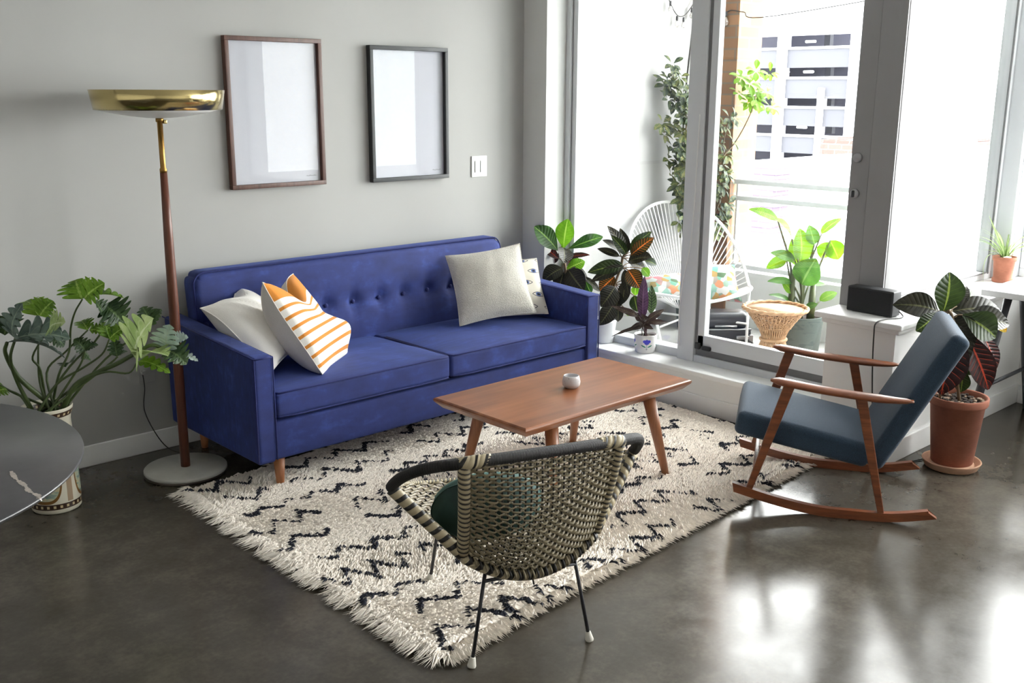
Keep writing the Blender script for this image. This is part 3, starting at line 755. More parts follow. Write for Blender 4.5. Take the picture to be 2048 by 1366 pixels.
# ------------------------------------------------------------------ rug
def make_rug():
    A, B, C_, D = (np.array(q) for q in ((1.755, -0.60), (1.735, -2.36), (4.20, -2.19), (4.255, -0.55)))
    def q(s, t):
        s = np.asarray(s)[..., None]; t = np.asarray(t)[..., None]
        return A * (1 - s) * (1 - t) + D * s * (1 - t) + C_ * s * t + B * (1 - s) * t
    rug = thing('shag_rug', 'cream shaggy rug with broken black zigzag lines under the sofa, coffee table and wicker chair', 'rug', (2.95, -1.4, 0.0))
    rx, ry = 2.95, -1.4
    mb = MB()
    mb.grid(lambda u, v: (lambda p: (p[0] - rx, p[1] - ry, 0.012 + 0.002 * math.sin(u * 40) * math.sin(v * 30)))(q(u, v)), 24, 18)
    def skirt(pts):
        for a, b in zip(pts, pts[1:]):
            mb.add([(a[0] - rx, a[1] - ry, 0.001), (b[0] - rx, b[1] - ry, 0.001), (b[0] - rx, b[1] - ry, 0.012), (a[0] - rx, a[1] - ry, 0.012)], [(0, 1, 2, 3)])
    skirt([A, B, C_, D, A])
    back = plain('rug_backing', (0.7, 0.64, 0.56, 1), 0.95)
    mb.build('backing', back, rug)
    rng = np.random.default_rng(5)
    n = 95000
    s = rng.random(n); t = rng.random(n)
    base = q(s, t)
    # flow field of the pile (swirls), and the zigzag pattern
    X, Y = base[:, 0], base[:, 1]
    ang = np.radians(205) + 0.75 * np.sin(X * 2.3 + 1.7 * np.sin(Y * 2.9)) + 0.55 * np.sin(Y * 6.1 + X * 3.1) + rng.normal(0, 0.28, n)
    u = s * 2.48; v = t * 1.75
    ang = np.where(v > 1.715, np.radians(262) + rng.normal(0, 0.35, n), ang)
    ang = np.where(u < 0.03, np.radians(182) + rng.normal(0, 0.35, n), ang)
    wob = 0.018 * np.sin(u * 5.1 + 1.3) + 0.014 * np.sin(u * 11.7 + v * 7)
    row = (v + wob) / 0.178
    ri = np.floor(row); amp = 0.145 + 0.05 * np.sin(ri * 2.4)
    per = 0.138 + 0.026 * np.sin(ri * 1.7 + 0.5)
    ph = (u / per + ri * 0.37 + 0.12 * np.sin(u * 3 + ri)) % 1.0
    tri = np.where(ph < 0.62, ph / 0.62, (1 - ph) / 0.38)          # slanted saw: long run, short step
    d = np.abs((row - ri) - (0.5 + (tri - 0.5) * amp * 3.4)) * 0.178
    gap = np.sin(u * 13.0 + ri * 4.1) * np.sin(u * 5.3 + ri * 2.2)
    thick = 0.0100 + 0.006 * np.sin(u * 17 + ri * 3)
    dark = (d < thick) & (gap > -0.42 + 0.25 * (s > 0.6)) & (rng.random(n) < 0.88)
    edge = np.minimum(np.minimum(s * 2.48, (1 - s) * 2.48), np.minimum(v, 1.75 - v))
    L = rng.uniform(0.034, 0.062, n); H = np.where(v > 1.715, rng.uniform(-0.001, 0.008, n), rng.uniform(0.006, 0.014, n))
    H = np.where(dark, H + 0.004, H); L = np.where(dark, L * 0.72, L)
    r = rng.uniform(0.0034, 0.0056, n)
    cols = np.empty((n, 4), np.float32); cols[:, 3] = 1
    tone = rng.uniform(0.80, 1.0, n)
    cream = np.array([0.92, 0.85, 0.765]); ink = np.array([0.018, 0.02, 0.032])
    cols[:, :3] = np.where(dark[:, None], ink[None], cream[None] * tone[:, None])
    def strands(name, base, ang, L, H, r, cols, z0, kind):
        n = len(L)
        dx, dy = np.cos(ang), np.sin(ang)
        c0 = np.stack([base[:, 0] - rx, base[:, 1] - ry, np.full(n, z0)], 1)
        dirv = np.stack([dx, dy, np.zeros(n)], 1)
        side = np.stack([-dy, dx, np.zeros(n)], 1)
        c1 = c0 + dirv * (L * 0.38)[:, None]; c1[:, 2] = z0 + H
        c2 = c0 + dirv * L[:, None]; c2[:, 2] = z0 + H * 0.62
        verts = np.empty((n, 7, 3), np.float32)
        upv = np.array([0, 0, 1.0])
        for k, (c, rr) in enumerate(((c0, r), (c1, r * 1.05))):
            for j in range(3):
                a = 2 * math.pi * j / 3 + math.pi / 2
                verts[:, k * 3 + j] = c + side * (math.cos(a) * rr)[:, None] + (upv * 0.8 - dirv * 0.3) * (math.sin(a) * rr)[:, None]
        verts[:, 6] = c2
        o = (np.arange(n) * 7)[:, None]
        quads = np.concatenate([o + np.array([[j, (j + 1) % 3, 3 + (j + 1) % 3, 3 + j]]) for j in range(3)], 0)
        tris = np.concatenate([o + np.array([[3 + j, 3 + (j + 1) % 3, 6]]) for j in range(3)], 0)
        me = bpy.data.meshes.new(name)
        nq, nt = len(quads), len(tris)
        me.vertices.add(n * 7); me.vertices.foreach_set('co', verts.ravel())
        me.loops.add(nq * 4 + nt * 3); me.loops.foreach_set('vertex_index', np.concatenate([quads.ravel(), tris.ravel()]).astype(np.int32))
        me.polygons.add(nq + nt)
        me.polygons.foreach_set('loop_start', np.concatenate([np.arange(nq) * 4, nq * 4 + np.arange(nt) * 3]).astype(np.int32))
        me.polygons.foreach_set('use_smooth', np.zeros(nq + nt, bool))
        at = me.color_attributes.new('yarn', 'FLOAT_COLOR', 'POINT')
        at.data.foreach_set('color', np.repeat(cols, 7, 0).ravel())
        me.update(); me.validate()
        me.materials.append(yarn)
        o_ = bpy.data.objects.new(name, me); COL.objects.link(o_); o_.parent = rug
        if kind: o_['kind'] = kind
        return o_
    a = NT('wool_yarn'); a.set(Roughness=0.95)
    at = a.n('ShaderNodeVertexColor'); at.layer_name = 'yarn'; a.base(at.outputs['Color'])
    tl = a.n('ShaderNodeBsdfTranslucent'); a.l(at.outputs['Color'], tl.inputs['Color'])
    mx = a.n('ShaderNodeMixShader'); mx.inputs[0].default_value = 0.0
    a.l(a.p.outputs[0], mx.inputs[1]); a.l(tl.outputs[0], mx.inputs[2]); a.l(mx.outputs[0], a.out.inputs['Surface'])
    yarn = a.m
    strands('pile', base, ang, L, H, r, cols, 0.011, 'stuff')
    # knotted fringe along the left end, gathered into tassels
    m = 1500
    k = np.sort(rng.random(150)); ti = k[rng.integers(0, 150, m)] + rng.normal(0, 0.003, m)
    fb = q(np.zeros(m) + 0.002, np.clip(ti, 0, 1)); fb[:, 0] -= rng.uniform(0, 0.012, m)
    kid = np.round(ti * 150)
    fa = np.radians(185) + 0.45 * np.sin(kid * 1.9) + rng.normal(0, 0.16, m) - 0.25 * (ti - 0.5) + 0.5 * (ti > 0.93)
    fc = np.ones((m, 4), np.float32); fc[:, :3] = np.array([0.82, 0.76, 0.68]) * rng.uniform(0.8, 1.05, m)[:, None]
    strands('fringe', fb, fa, rng.uniform(0.05, 0.10, m), rng.uniform(0.006, 0.018, m), np.full(m, 0.0026), fc, 0.005, 'stuff')
    m = 260                                                           # ends along the front edge
    ti = np.clip(np.abs(rng.normal(0, 0.05, m)), 0, 1)
    fb = q(ti, np.ones(m)); fc = np.ones((m, 4), np.float32); fc[:, :3] = np.array([0.82, 0.76, 0.68]) * rng.uniform(0.8, 1.05, m)[:, None]
    strands('fringe', fb, np.radians(255) + rng.normal(0, 0.3, m), rng.uniform(0.03, 0.07, m), rng.uniform(0.006, 0.015, m), np.full(m, 0.003), fc, 0.005, 'stuff')
make_rug()

# ------------------------------------------------------------------ sofa
SX0, SX1, SF, SB = 1.965, 4.045, -0.868, -0.055
def make_sofa():
    so = thing('sofa', 'long navy velvet sofa with button-tufted back and tapered wooden legs against the wall', 'sofa', (3.0, -0.46, 0))
    vel = M['velvet']
    pipe_m = fabric('navy_piping', lin(27, 37, 96), 0.1, 300, 0.05)
    mb = MB().rbox((3.0, (SF + 0.008 + SB) / 2, 0.226), (0.952, (SB - SF - 0.02) / 2, 0.084), 0.012, 2, 6)
    wb(mb, 'base_rail', vel, so)
    for sx in (-1, 1):
        xc = 3.0 + sx * (1.04 - 0.045)
        def armf(p, sx=sx):
            z = p.z
            y = p.y
            if z > 0: z += 0.045 * (y + 0.4) / 0.8 * min(1, z / 0.2)
            return (p.x * (1 + 0.05 * (z / 0.23)), y, z)
        mb = MB().rbox((xc, (SF + SB) / 2, 0.372), (0.045, (SB - SF) / 2, 0.232), 0.016, 3, 8, 0, armf)
        ar = wb(mb, 'armrest', vel, so)
        p = MB()
        xi, xo = xc - 0.043, xc + 0.043
        for x in (xi, xo):
            p.tube([(x, SF - 0.001, 0.15), (x, SF - 0.001, 0.597)], 0.0035, 6)
        p.tube([(xi, SF - 0.001, 0.597), (xo, SF - 0.001, 0.597)], 0.0035, 6)
        for x in (xi, xo):
            p.tube([(x, SF - 0.001, 0.597), (x, SB + 0.02, 0.643)], 0.0035, 6)
        wb(p, 'piping', pipe_m, ar)
    # tufted back
    bx = [2.742 + 0.1615 * k for k in range(-4, 7)]
    def backf(p):
        x, y, z = p.x, p.y, p.z
        qx, qz = abs(x) - 0.886, z - 0.224
        if qx > 0 and qz > 0:
            k = max(qx, qz) / math.hypot(qx, qz); x = math.copysign(0.886 + qx * k, x); z = 0.224 + qz * k
        Z = z + 0.565
        if y < 0:
            X = x + 3.0
            for b in bx:
                dx = X - b; dz = Z - 0.612
                y += 0.020 * math.exp(-(dx * dx + dz * dz) / 0.0014)
                if abs(dx) < 0.07:
                    y += 0.006 * math.exp(-(dx / 0.014) ** 2) * math.exp(-(max(0, abs(dz + 0.02)) / 0.13) ** 2)
            y -= 0.012 * math.exp(-((Z - 0.72) / 0.1) ** 2) + 0.010 * math.exp(-((Z - 0.5) / 0.08) ** 2)
            y += 0.003 * nz((X, Z, 3), 5)
        y -= (0.28 - z) * 0.12
        return (x, y, z)
    h = (0.948, 0.058, 0.286); r = 0.036
    mb = MB().rbox((3.0, -0.118, 0.568), h, r, 4, 76, 0, backf)
    back = wb(mb, 'backrest', vel, so)
    for b in bx:
        q = MB().lathe([(0.0, 0.0), (0.008, 0.001), (0.0115, 0.004), (0.0115, 0.007), (0.007, 0.011), (0.0, 0.012)], (0, 0, 0), 14)
        z = 0.612; y0 = -0.118 - 0.058 + 0.012 - (0.28 - (z - 0.568)) * 0.12
        q.v = [(b + x, y0 - zz, z + yy) for x, yy, zz in q.v]
        wb(q, 'button', pipe_m, back)
    p = MB()
    def by(z): return -0.118 - 0.052 - (0.28 - (z - 0.568)) * 0.12
    pts = [(2.057, by(0.46), 0.46), (2.057, by(0.7), 0.70), (2.0575, by(0.79), 0.79)] + [(2.057 + 0.062 * (1 - math.cos(q)), by(0.82), 0.790 + 0.061 * math.sin(q)) for q in (0.3, 0.6, 0.9, 1.2, 1.5)]
    pts += [(3.0, by(0.852), 0.8515)] + [(6.0 - x, y, z) for x, y, z in reversed(pts)]
    p.tube(pts, 0.004, 6); wb(p, 'piping', pipe_m, back)
    # two seat cushions
    for x0, x1 in ((2.057, 2.998), (3.002, 3.953)):
        hx, hy = (x1 - x0) / 2, 0.325
        cx, cy = (x0 + x1) / 2, SF + 0.003 + 0.325
        def cf(p, hx=hx, hy=hy):
            x, y, z = p.x, p.y, p.z
            c = max(0, 1 - (x / hx) ** 4) * max(0, 1 - (y / hy) ** 4)
            if z > 0: z += 0.016 * c - 0.012 * (y + hy) / (2 * hy) + 0.004 * nz((x, y, 0), 6)
            y += -0.006 * max(0, 1 - (x / hx) ** 4) if y < -hy * 0.9 else 0
            return (x, y, z)
        mb = MB().rbox((cx, cy, 0.382), (hx, hy, 0.056), 0.018, 3, 22, 0, cf)
        cu = wb(mb, 'seat_cushion', vel, so)
        p = MB()
        for z in (0.434, 0.331):
            pts = [(x0 + 0.004, cy + 0.2, z), (x0 + 0.004, SF + 0.03, z), (x0 + 0.015, SF + 0.004, z)]
            for k in range(1, 12):
                xx = x0 + 0.015 + (x1 - x0 - 0.03) * k / 12
                pts.append((xx, SF - 0.001 - 0.004, z + (0.004 if z > 0.4 else 0)))
            pts += [(x1 - 0.015, SF + 0.004, z), (x1 - 0.004, SF + 0.03, z), (x1 - 0.004, cy + 0.2, z)]
            p.tube(pts, 0.0042, 6)
        wb(p, 'piping', pipe_m, cu)
    legm = wood('sofa_leg_wood', lin(140, 86, 52), lin(176, 116, 74), 2, 0.45)
    for x in (2.085, 3.915):
        for y in (-0.815, -0.12):
            o = 0.004 if y < -0.5 else 0
            q = MB().lathe([(0.0155, 0.013 if y < -0.5 else 0.0), (0.017, 0.02), (0.026, 0.15)], (x, y, 0), 20)
            wb(q, 'leg', legm, so)
    return so
make_sofa()

# ------------------------------------------------------------------ pillows
def pillow(name, label, TL, TR, BL, T, mats, dfn=None, pinch=0.07, n=30, uvm=None, puff=0.5, back=0.8, group=None):
    TL, TR, BL = V(*TL), V(*TR), V(*BL)
    X = (TR - TL) / 2; Y = (TL - BL) / 2; c = (TR + BL) / 2
    N = X.cross(Y).normalized()
    mb = MB()
    def f(side):
        def g(u, v):
            s, t = u * 2 - 1, v * 2 - 1
            hh = T * (max(0, (1 - abs(s) ** 2.3)) * max(0, (1 - abs(t) ** 2.3))) ** puff
            xx = s * (1 - pinch * (1 - t * t)); yy = t * (1 - pinch * (1 - s * s))
            off = V(0, 0, 0)
            h = side * hh * (1.0 if side > 0 else back)
            if dfn: xx, yy, h = dfn(xx, yy, h, s, t, side)
            h += 0.004 * nz((s * 2.3, t * 2.3, side * 3 + T * 50), 1.3) * (1 - max(abs(s), abs(t)) ** 6)
            p = X * xx + Y * yy + N * h
            return p
        return g
    mb.grid(f(1), n, n, 0)
    mb.grid(f(-1), n, n, 1 if len(mats) > 1 else 0, True)
    o = mb.build(name, mats, None, loc=c)
    tag(o, label, 'pillow', group)
    # seam along the edge
    sm = MB(); pts = []
    for k in range(4 * 16):
        q = k / 16; e = int(q); w_ = q - e
        s, t = [(-1 + 2 * w_, -1), (1, -1 + 2 * w_), (1 - 2 * w_, 1), (-1, 1 - 2 * w_)][e]
        xx = s * (1 - pinch * (1 - t * t)); yy = t * (1 - pinch * (1 - s * s)); h = 0
        if dfn: xx, yy, h = dfn(xx, yy, 0, s, t, 1)
        pts.append(X * xx + Y * yy + N * h)
    sm.tube(pts, 0.0028, 5, True)
    sm.build('seam', mats[-1], o)
    return o

lin_w = fabric('white_linen', (0.90, 0.87, 0.82, 1), 0.04, 300, 0.1, bump=0.3)
lin_b = fabric('beige_linen', (0.70, 0.655, 0.59, 1), 0.06, 300, 0.1, bump=0.3)
def stripe_mat():
    a = NT('orange_striped_cotton'); a.set(Roughness=0.9, Sheen_Weight=0.1)
    t = a.n('ShaderNodeTexCoord'); s = a.n('ShaderNodeSeparateXYZ'); a.l(t.outputs['UV'], s.inputs[0])
    v = s.outputs[1]
    top = a.math('GREATER_THAN', v, 0.80)
    k = a.math('FRACT', a.math('DIVIDE', a.math('ADD', v, 0.045), 0.105))
    st = a.math('LESS_THAN', k, 0.30)
    m = a.math('MAXIMUM', top, st)
    a.base(a.mix(m, (0.84, 0.81, 0.76, 1), lin(206, 130, 44)))
    a.bump(a.noise(a.coord('Object'), 320, 2), 0.25, 0.003)
    return a.m
def white_d(xx, yy, h, s, t, side):
    fold = 0.15 * math.exp(-((s - 0.30) / 0.40) ** 2) * max(0, t) ** 2.5
    yy -= fold
    if side > 0:
        e = (1 - s * s) * (1 - t * t)
        h += e * (0.018 * math.exp(-((s + t * 0.5 + 0.25) / 0.08) ** 2) + 0.014 * math.exp(-((s + t * 0.8 - 0.25) / 0.07) ** 2) + 0.012 * math.exp(-((s * 0.6 + t - 0.45) / 0.07) ** 2))
    h -= 0.05 * t * t * t * 0.6
    return xx, yy, h
pillow('throw_pillow', 'plain white linen pillow slumped over the left sofa arm', (1.995, -0.40, 0.755), (2.30, -0.17, 0.775), (2.15, -0.655, 0.462), 0.095, [lin_w, lin_w], white_d, back=1.15, group='pillows on the sofa')
def stripe_d(xx, yy, h, s, t, side):
    dip = 0.52 * math.exp(-((s + 0.05) / 0.40) ** 2) * max(0, (t + 0.35) / 1.35) ** 2.2
    yy -= dip
    b = math.exp(-((t + 0.52) / 0.34) ** 2) * math.exp(-((s - 0.45) / 0.6) ** 2)
    pin = math.exp(-((t - 0.02) / 0.13) ** 2) * max(0, s) ** 2
    xx -= 0.16 * pin
    if side > 0: h += 0.075 * b - 0.02 * pin
    h += 0.035 * max(0, t) ** 2 * (abs(s) - 0.4)
    return xx, yy, h
pillow('throw_pillow', 'white pillow with orange stripes and an orange top, dented between two pointed corners', (2.165, -0.575, 0.842), (2.50, -0.27, 0.80), (2.335, -0.785, 0.452), 0.078, [stripe_mat(), lin_b], stripe_d, pinch=0.05, n=44, back=1.75, group='pillows on the sofa')
def boucle():
    a = NT('cream_boucle'); a.set(Roughness=0.95, Sheen_Weight=0.2)
    v = a.coord(); f = a.noise(v, 170, 3, 0.7); g = a.noise(v, 8, 3)
    h = a.math('ADD', a.math('MULTIPLY', f, 0.6), a.math('MULTIPLY', g, 0.4))
    a.base(a.ramp(h, (0.35, (0.56, 0.525, 0.46, 1)), (0.62, (0.78, 0.745, 0.67, 1))))
    a.bump(f, 0.9, 0.008); return a.m
bo = boucle()
cp = pillow('throw_pillow', 'square cream boucle pillow leaning at the right end of the sofa', (3.512, -0.205, 0.785), (3.872, -0.415, 0.842), (3.395, -0.462, 0.452), 0.07, [bo, bo], group='pillows on the sofa')
tp = MB().box((-0.012, -0.0015, -0.018), (0.012, 0.0015, 0.018))
tg = tp.build('corner_tab', fabric('tan_tab', lin(150, 130, 105)), cp)
tg.location = (3.858 - cp.location.x, -0.41 - cp.location.y, 0.815 - cp.location.z); tg.rotation_euler = (0.4, 0.2, 0.6)
def eyes_mat():
    a = NT('cotton_printed_with_eyes'); a.set(Roughness=0.9)
    t = a.n('ShaderNodeTexCoord'); s = a.n('ShaderNodeSeparateXYZ'); a.l(t.outputs['UV'], s.inputs[0])
    NX, NY = 3.3, 4.7
    r = a.math('MULTIPLY', s.outputs[1], NY)
    row = a.math('FLOOR', r)
    off = a.math('MULTIPLY', a.math('FRACT', a.math('MULTIPLY', row, 0.5)), 1.0)
    u = a.math('ADD', a.math('MULTIPLY', s.outputs[0], NX), off)
    x = a.math('SUBTRACT', a.math('FRACT', u), 0.5); y = a.math('SUBTRACT', a.math('FRACT', r), 0.5)
    x2 = a.math('MULTIPLY', x, x); y2 = a.math('MULTIPLY', y, y)
    # almond outline: |y| against a parabola in x
    lid = a.math('SUBTRACT', 0.17, a.math('MULTIPLY', x2, 1.6))
    dist = a.math('ABSOLUTE', a.math('SUBTRACT', a.math('ABSOLUTE', y), lid))
    line = a.math('MULTIPLY', a.math('LESS_THAN', dist, 0.028), a.math('LESS_THAN', x2, 0.105))
    rr = a.math('ADD', a.math('MULTIPLY', x2, 1.0), y2)
    iris = a.math('LESS_THAN', rr, 0.022); pupil = a.math('LESS_THAN', rr, 0.008)
    c = a.mix(line, (0.70, 0.66, 0.57, 1), lin(60, 60, 74))
    c = a.mix(iris, c, lin(96, 116, 168)); c = a.mix(pupil, c, lin(24, 24, 34))
    a.base(c); return a.m
em = eyes_mat()
# second pillow stands behind the cream one, against the right arm
pillow('throw_pillow', 'off-white pillow printed with small eyes, tucked behind the cream boucle pillow', (3.665, -0.235, 0.735), (3.985, -0.435, 0.750), (3.60, -0.40, 0.452), 0.055, [em, em], pinch=0.04, group='pillows on the sofa')

# ------------------------------------------------------------------ coffee table and bowl
def make_table():
    x0, x1, y0, y1, z = 2.543, 3.562, -1.858, -1.302, 0.42
    t = thing('coffee_table', 'low walnut coffee table with splayed round legs on the zigzag rug', 'table', ((x0 + x1) / 2, (y0 + y1) / 2, 0))
    a = NT('oiled_teak'); a.set(Roughness=0.30)
    v = a.coord('Object', (0.8, 9, 9)); f = a.noise(v, 2.0, 3, 0.5)
    b = a.noise(a.coord('Object'), 2.4, 2)
    h = a.math('ADD', a.math('MULTIPLY', f, 0.6), a.math('MULTIPLY', b, 0.4))
    a.base(a.ramp(h, (0.36, lin(116, 68, 42)), (0.52, lin(142, 88, 56)), (0.68, lin(164, 106, 70))))
    teak = a.m
    mb = MB()
    sec = [(0.0, 0.0), (0.006, 0.004), (0.0075, 0.010), (0.004, 0.018), (-0.022, 0.044)]     # (outset, depth) edge profile
    loops = []
    for o, d in sec:
        loops.append([(x0 + 0.006 - o, y0 + 0.006 - o, z - d), (x1 - 0.006 + o, y0 + 0.006 - o, z - d), (x1 - 0.006 + o, y1 - 0.006 + o, z - d), (x0 + 0.006 - o, y1 - 0.006 + o, z - d)])
    vs = [p for l in loops for p in l]; fs = [(0, 1, 2, 3)]
    for i in range(len(sec) - 1):
        for j in range(4):
            k = (j + 1) % 4
            fs.append((i * 4 + k, i * 4 + j, (i + 1) * 4 + j, (i + 1) * 4 + k))
    e = (len(sec) - 1) * 4; fs.append((e + 3, e + 2, e + 1, e))
    mb.add(vs, fs, None, 0, False)
    wb(mb, 'tabletop', teak, t)
    lw = wood('table_leg_wood', lin(128, 80, 52), lin(160, 106, 72), 2, 0.35)
    cx, cy = (x0 + x1) / 2, (y0 + y1) / 2
    for sx in (-1, 1):
        for sy in (-1, 1):
            top = V(cx + sx * 0.30, cy + sy * 0.205, z - 0.042); bot = V(cx + sx * 0.345, cy + sy * 0.285, 0.014)
            wb(MB().tube([top, top.lerp(bot, 0.5), bot], [0.029, 0.023, 0.0155], 20), 'leg', lw, t)
make_table()
def speckle(name, col, dot, thr=0.66, rough=0.3, sc=90):
    a = NT(name); a.set(Roughness=rough)
    f = a.noise(a.coord(), sc, 2); a.base(a.mix(a.math('GREATER_THAN', f, thr), col, dot)); return a.m
b = MB().lathe([(0.0, 0.0), (0.026, 0.0), (0.0375, 0.012), (0.0395, 0.027), (0.036, 0.045), (0.0335, 0.054), (0.031, 0.055), (0.0305, 0.05), (0.034, 0.028), (0.028, 0.010), (0.0, 0.007)], (0, 0, 0), 40)
tag(b.build('ceramic_bowl', speckle('pale_stoneware', (0.56, 0.55, 0.56, 1), (0.36, 0.35, 0.37, 1)), loc=(3.075, -1.585, 0.4205)), 'small pale grey stoneware cup on the coffee table', 'cup')

# ------------------------------------------------------------------ floor lamp
def make_lamp():
    l = thing('floor_lamp', 'tall floor lamp with wide brass drum shade, slim wooden stem and round white base', 'lamp', (1.868, -0.372, 0))
    marble = plain('cream_lamp_base', (0.52, 0.51, 0.47, 1), 0.4, var=0.08, scale=18)
    bs = MB().lathe([(0.0, 0.012), (0.176, 0.012), (0.1785, 0.016), (0.1785, 0.026), (0.175, 0.0295), (0.0, 0.031)], (0, 0, 0), 56)
    bo_ = bs.build('base', marble, l)
    MB().lathe([(0.0, 0.0), (0.172, 0.0), (0.1795, 0.004), (0.1795, 0.013), (0.170, 0.0135), (0.0, 0.0135)], (0, 0, 0), 56).build('base_rim', plain('dark_base_edge', (0.06, 0.045, 0.035, 1), 0.45), bo_)
    MB().lathe([(0.0205, 0.031), (0.0205, 0.20), (0.0215, 0.5), (0.022, 0.75), (0.0195, 1.05), (0.0145, 1.33)], (0, 0, 0), 24).build('stem', wood('lamp_stem_wood', lin(74, 38, 26), lin(112, 62, 42), 2, 0.35), l)
    MB().lathe([(0.0150, 1.325), (0.0150, 1.34), (0.0115, 1.345), (0.0115, 1.53), (0.016, 1.532), (0.016, 1.55)], (0, 0, 0), 20).build('upper_stem', M['old_brass'], l)
    sw = MB().rbox((0.0, 0.0, 0.0), (0.007, 0.012, 0.008), 0.003, 2, 1); s = sw.build('switch_knob', M['brass'], l); s.location = (0.018, -0.006, 1.532)
    MB().lathe([(0.252, 1.581), (0.2655, 1.659), (0.2640, 1.660), (0.2505, 1.582)], (0, 0, 0), 96).build('shade', M['brass'], l)
    df = NT('white_lamp_glass'); df.set(Roughness=0.4); df.base((0.78, 0.77, 0.75, 1))
    MB().lathe([(0.0, 1.546), (0.05, 1.548), (0.12, 1.556), (0.19, 1.568), (0.249, 1.583), (0.249, 1.586), (0.0, 1.552)], (0, 0, 0), 64).build('diffuser', df.m, l)
    MB().lathe([(0.0, 1.64), (0.2, 1.65), (0.263, 1.657), (0.263, 1.6595), (0.0, 1.65)], (0, 0, 0), 64).build('reflector', M['white'], l)
    c = MB().tube(catmull([(0.17, 0.10, 0.006), (0.10, 0.21, 0.004), (0.03, 0.28, 0.05), (-0.02, 0.345, 0.20), (-0.01, 0.352, 0.32), (-0.015, 0.354, 0.40)], 8), 0.0026, 6)
    c.build('cord', M['cord'], l)
make_lamp()
ou = MB().box((1.845, -0.006, 0.335), (1.92, -0.0005, 0.45), 0, 0.003)
oo = wb(ou, 'wall_outlet', M['wall']); tag(oo, 'pale wall outlet low behind the floor lamp stem', 'outlet')
pg = MB().rbox((1.86, -0.016, 0.39), (0.009, 0.010, 0.010), 0.004, 2, 1); wb(pg, 'plug', M['wall'], oo)

# ------------------------------------------------------------------ pictures and switch
def picture(label, x0, x1, z0, z1, fm, seed):
    p = thing('picture_frame', label, 'picture', ((x0 + x1) / 2, -0.03, z0), group='framed blank prints above the sofa')
    d, w_ = 0.036, 0.0205
    fr = MB()
    for a, b_ in (((x0, z0), (x1, z0 + w_)), ((x0, z1 - w_), (x1, z1)), ((x0, z0 + w_), (x0 + w_, z1 - w_)), ((x1 - w_, z0 + w_), (x1, z1 - w_))):
        fr.box((a[0], -d, a[1]), (b_[0], -0.003, b_[1]), 0, 0.0015)
    wb(fr, 'frame', fm, p)
    wb(MB().box((x0 + w_ * 0.7, -0.012, z0 + w_ * 0.7), (x1 - w_ * 0.7, -0.004, z1 - w_ * 0.7)), 'print', plain('blank_white_print', (0.62, 0.63, 0.68, 1), 0.7, var=0.01), p)
    sg = MB(); k = x1 - 0.10
    for i in range(7):
        sg.tube([(k + i * 0.008, -0.0125, z0 + 0.045), (k + i * 0.008 + 0.004, -0.0125, z0 + 0.045 + 0.003 * ((i * 5 + seed) % 3)), (k + i * 0.008 + 0.008, -0.0125, z0 + 0.045)], 0.0006, 4)
    wb(sg, 'pencil_mark', M['cord'], p)
    wb(MB().box((x0 + w_ * 0.7, -0.0165, z0 + w_ * 0.7), (x1 - w_ * 0.7, -0.0145, z1 - w_ * 0.7)), 'glazing', M['glazing'], p)
bf = wood('walnut_frame', lin(66, 40, 32), lin(100, 66, 54), 2, 0.4, 14)
picture('large brown wood frame holding a blank white print on the wall above the sofa', 2.357, 2.878, 1.199, 1.906, bf, 1)
picture('black frame holding a blank white print, on the wall right of the brown frame', 3.167, 3.685, 1.190, 1.889, plain('black_frame', lin(42, 44, 46), 0.5, var=0.1), 2)
sw = MB().rbox((3.935, -0.004, 1.240), (0.058, 0.004, 0.060), 0.003, 3, 2)
so_ = wb(sw, 'light_switch', M['white']); tag(so_, 'white double light switch plate on the wall right of the black frame', 'light switch')
for dx in (-0.021, 0.021):
    r_ = MB().rbox((3.935 + dx, -0.0095, 1.240), (0.0155, 0.003, 0.033), 0.0025, 2, 2); wb(r_, 'rocker', M['white'], so_)
    g = MB(); g.box((3.935 + dx - 0.0172, -0.0084, 1.240 - 0.035), (3.935 + dx - 0.0158, -0.0078, 1.240 + 0.035)); wb(g, 'rocker_gap', M['cord'], so_)

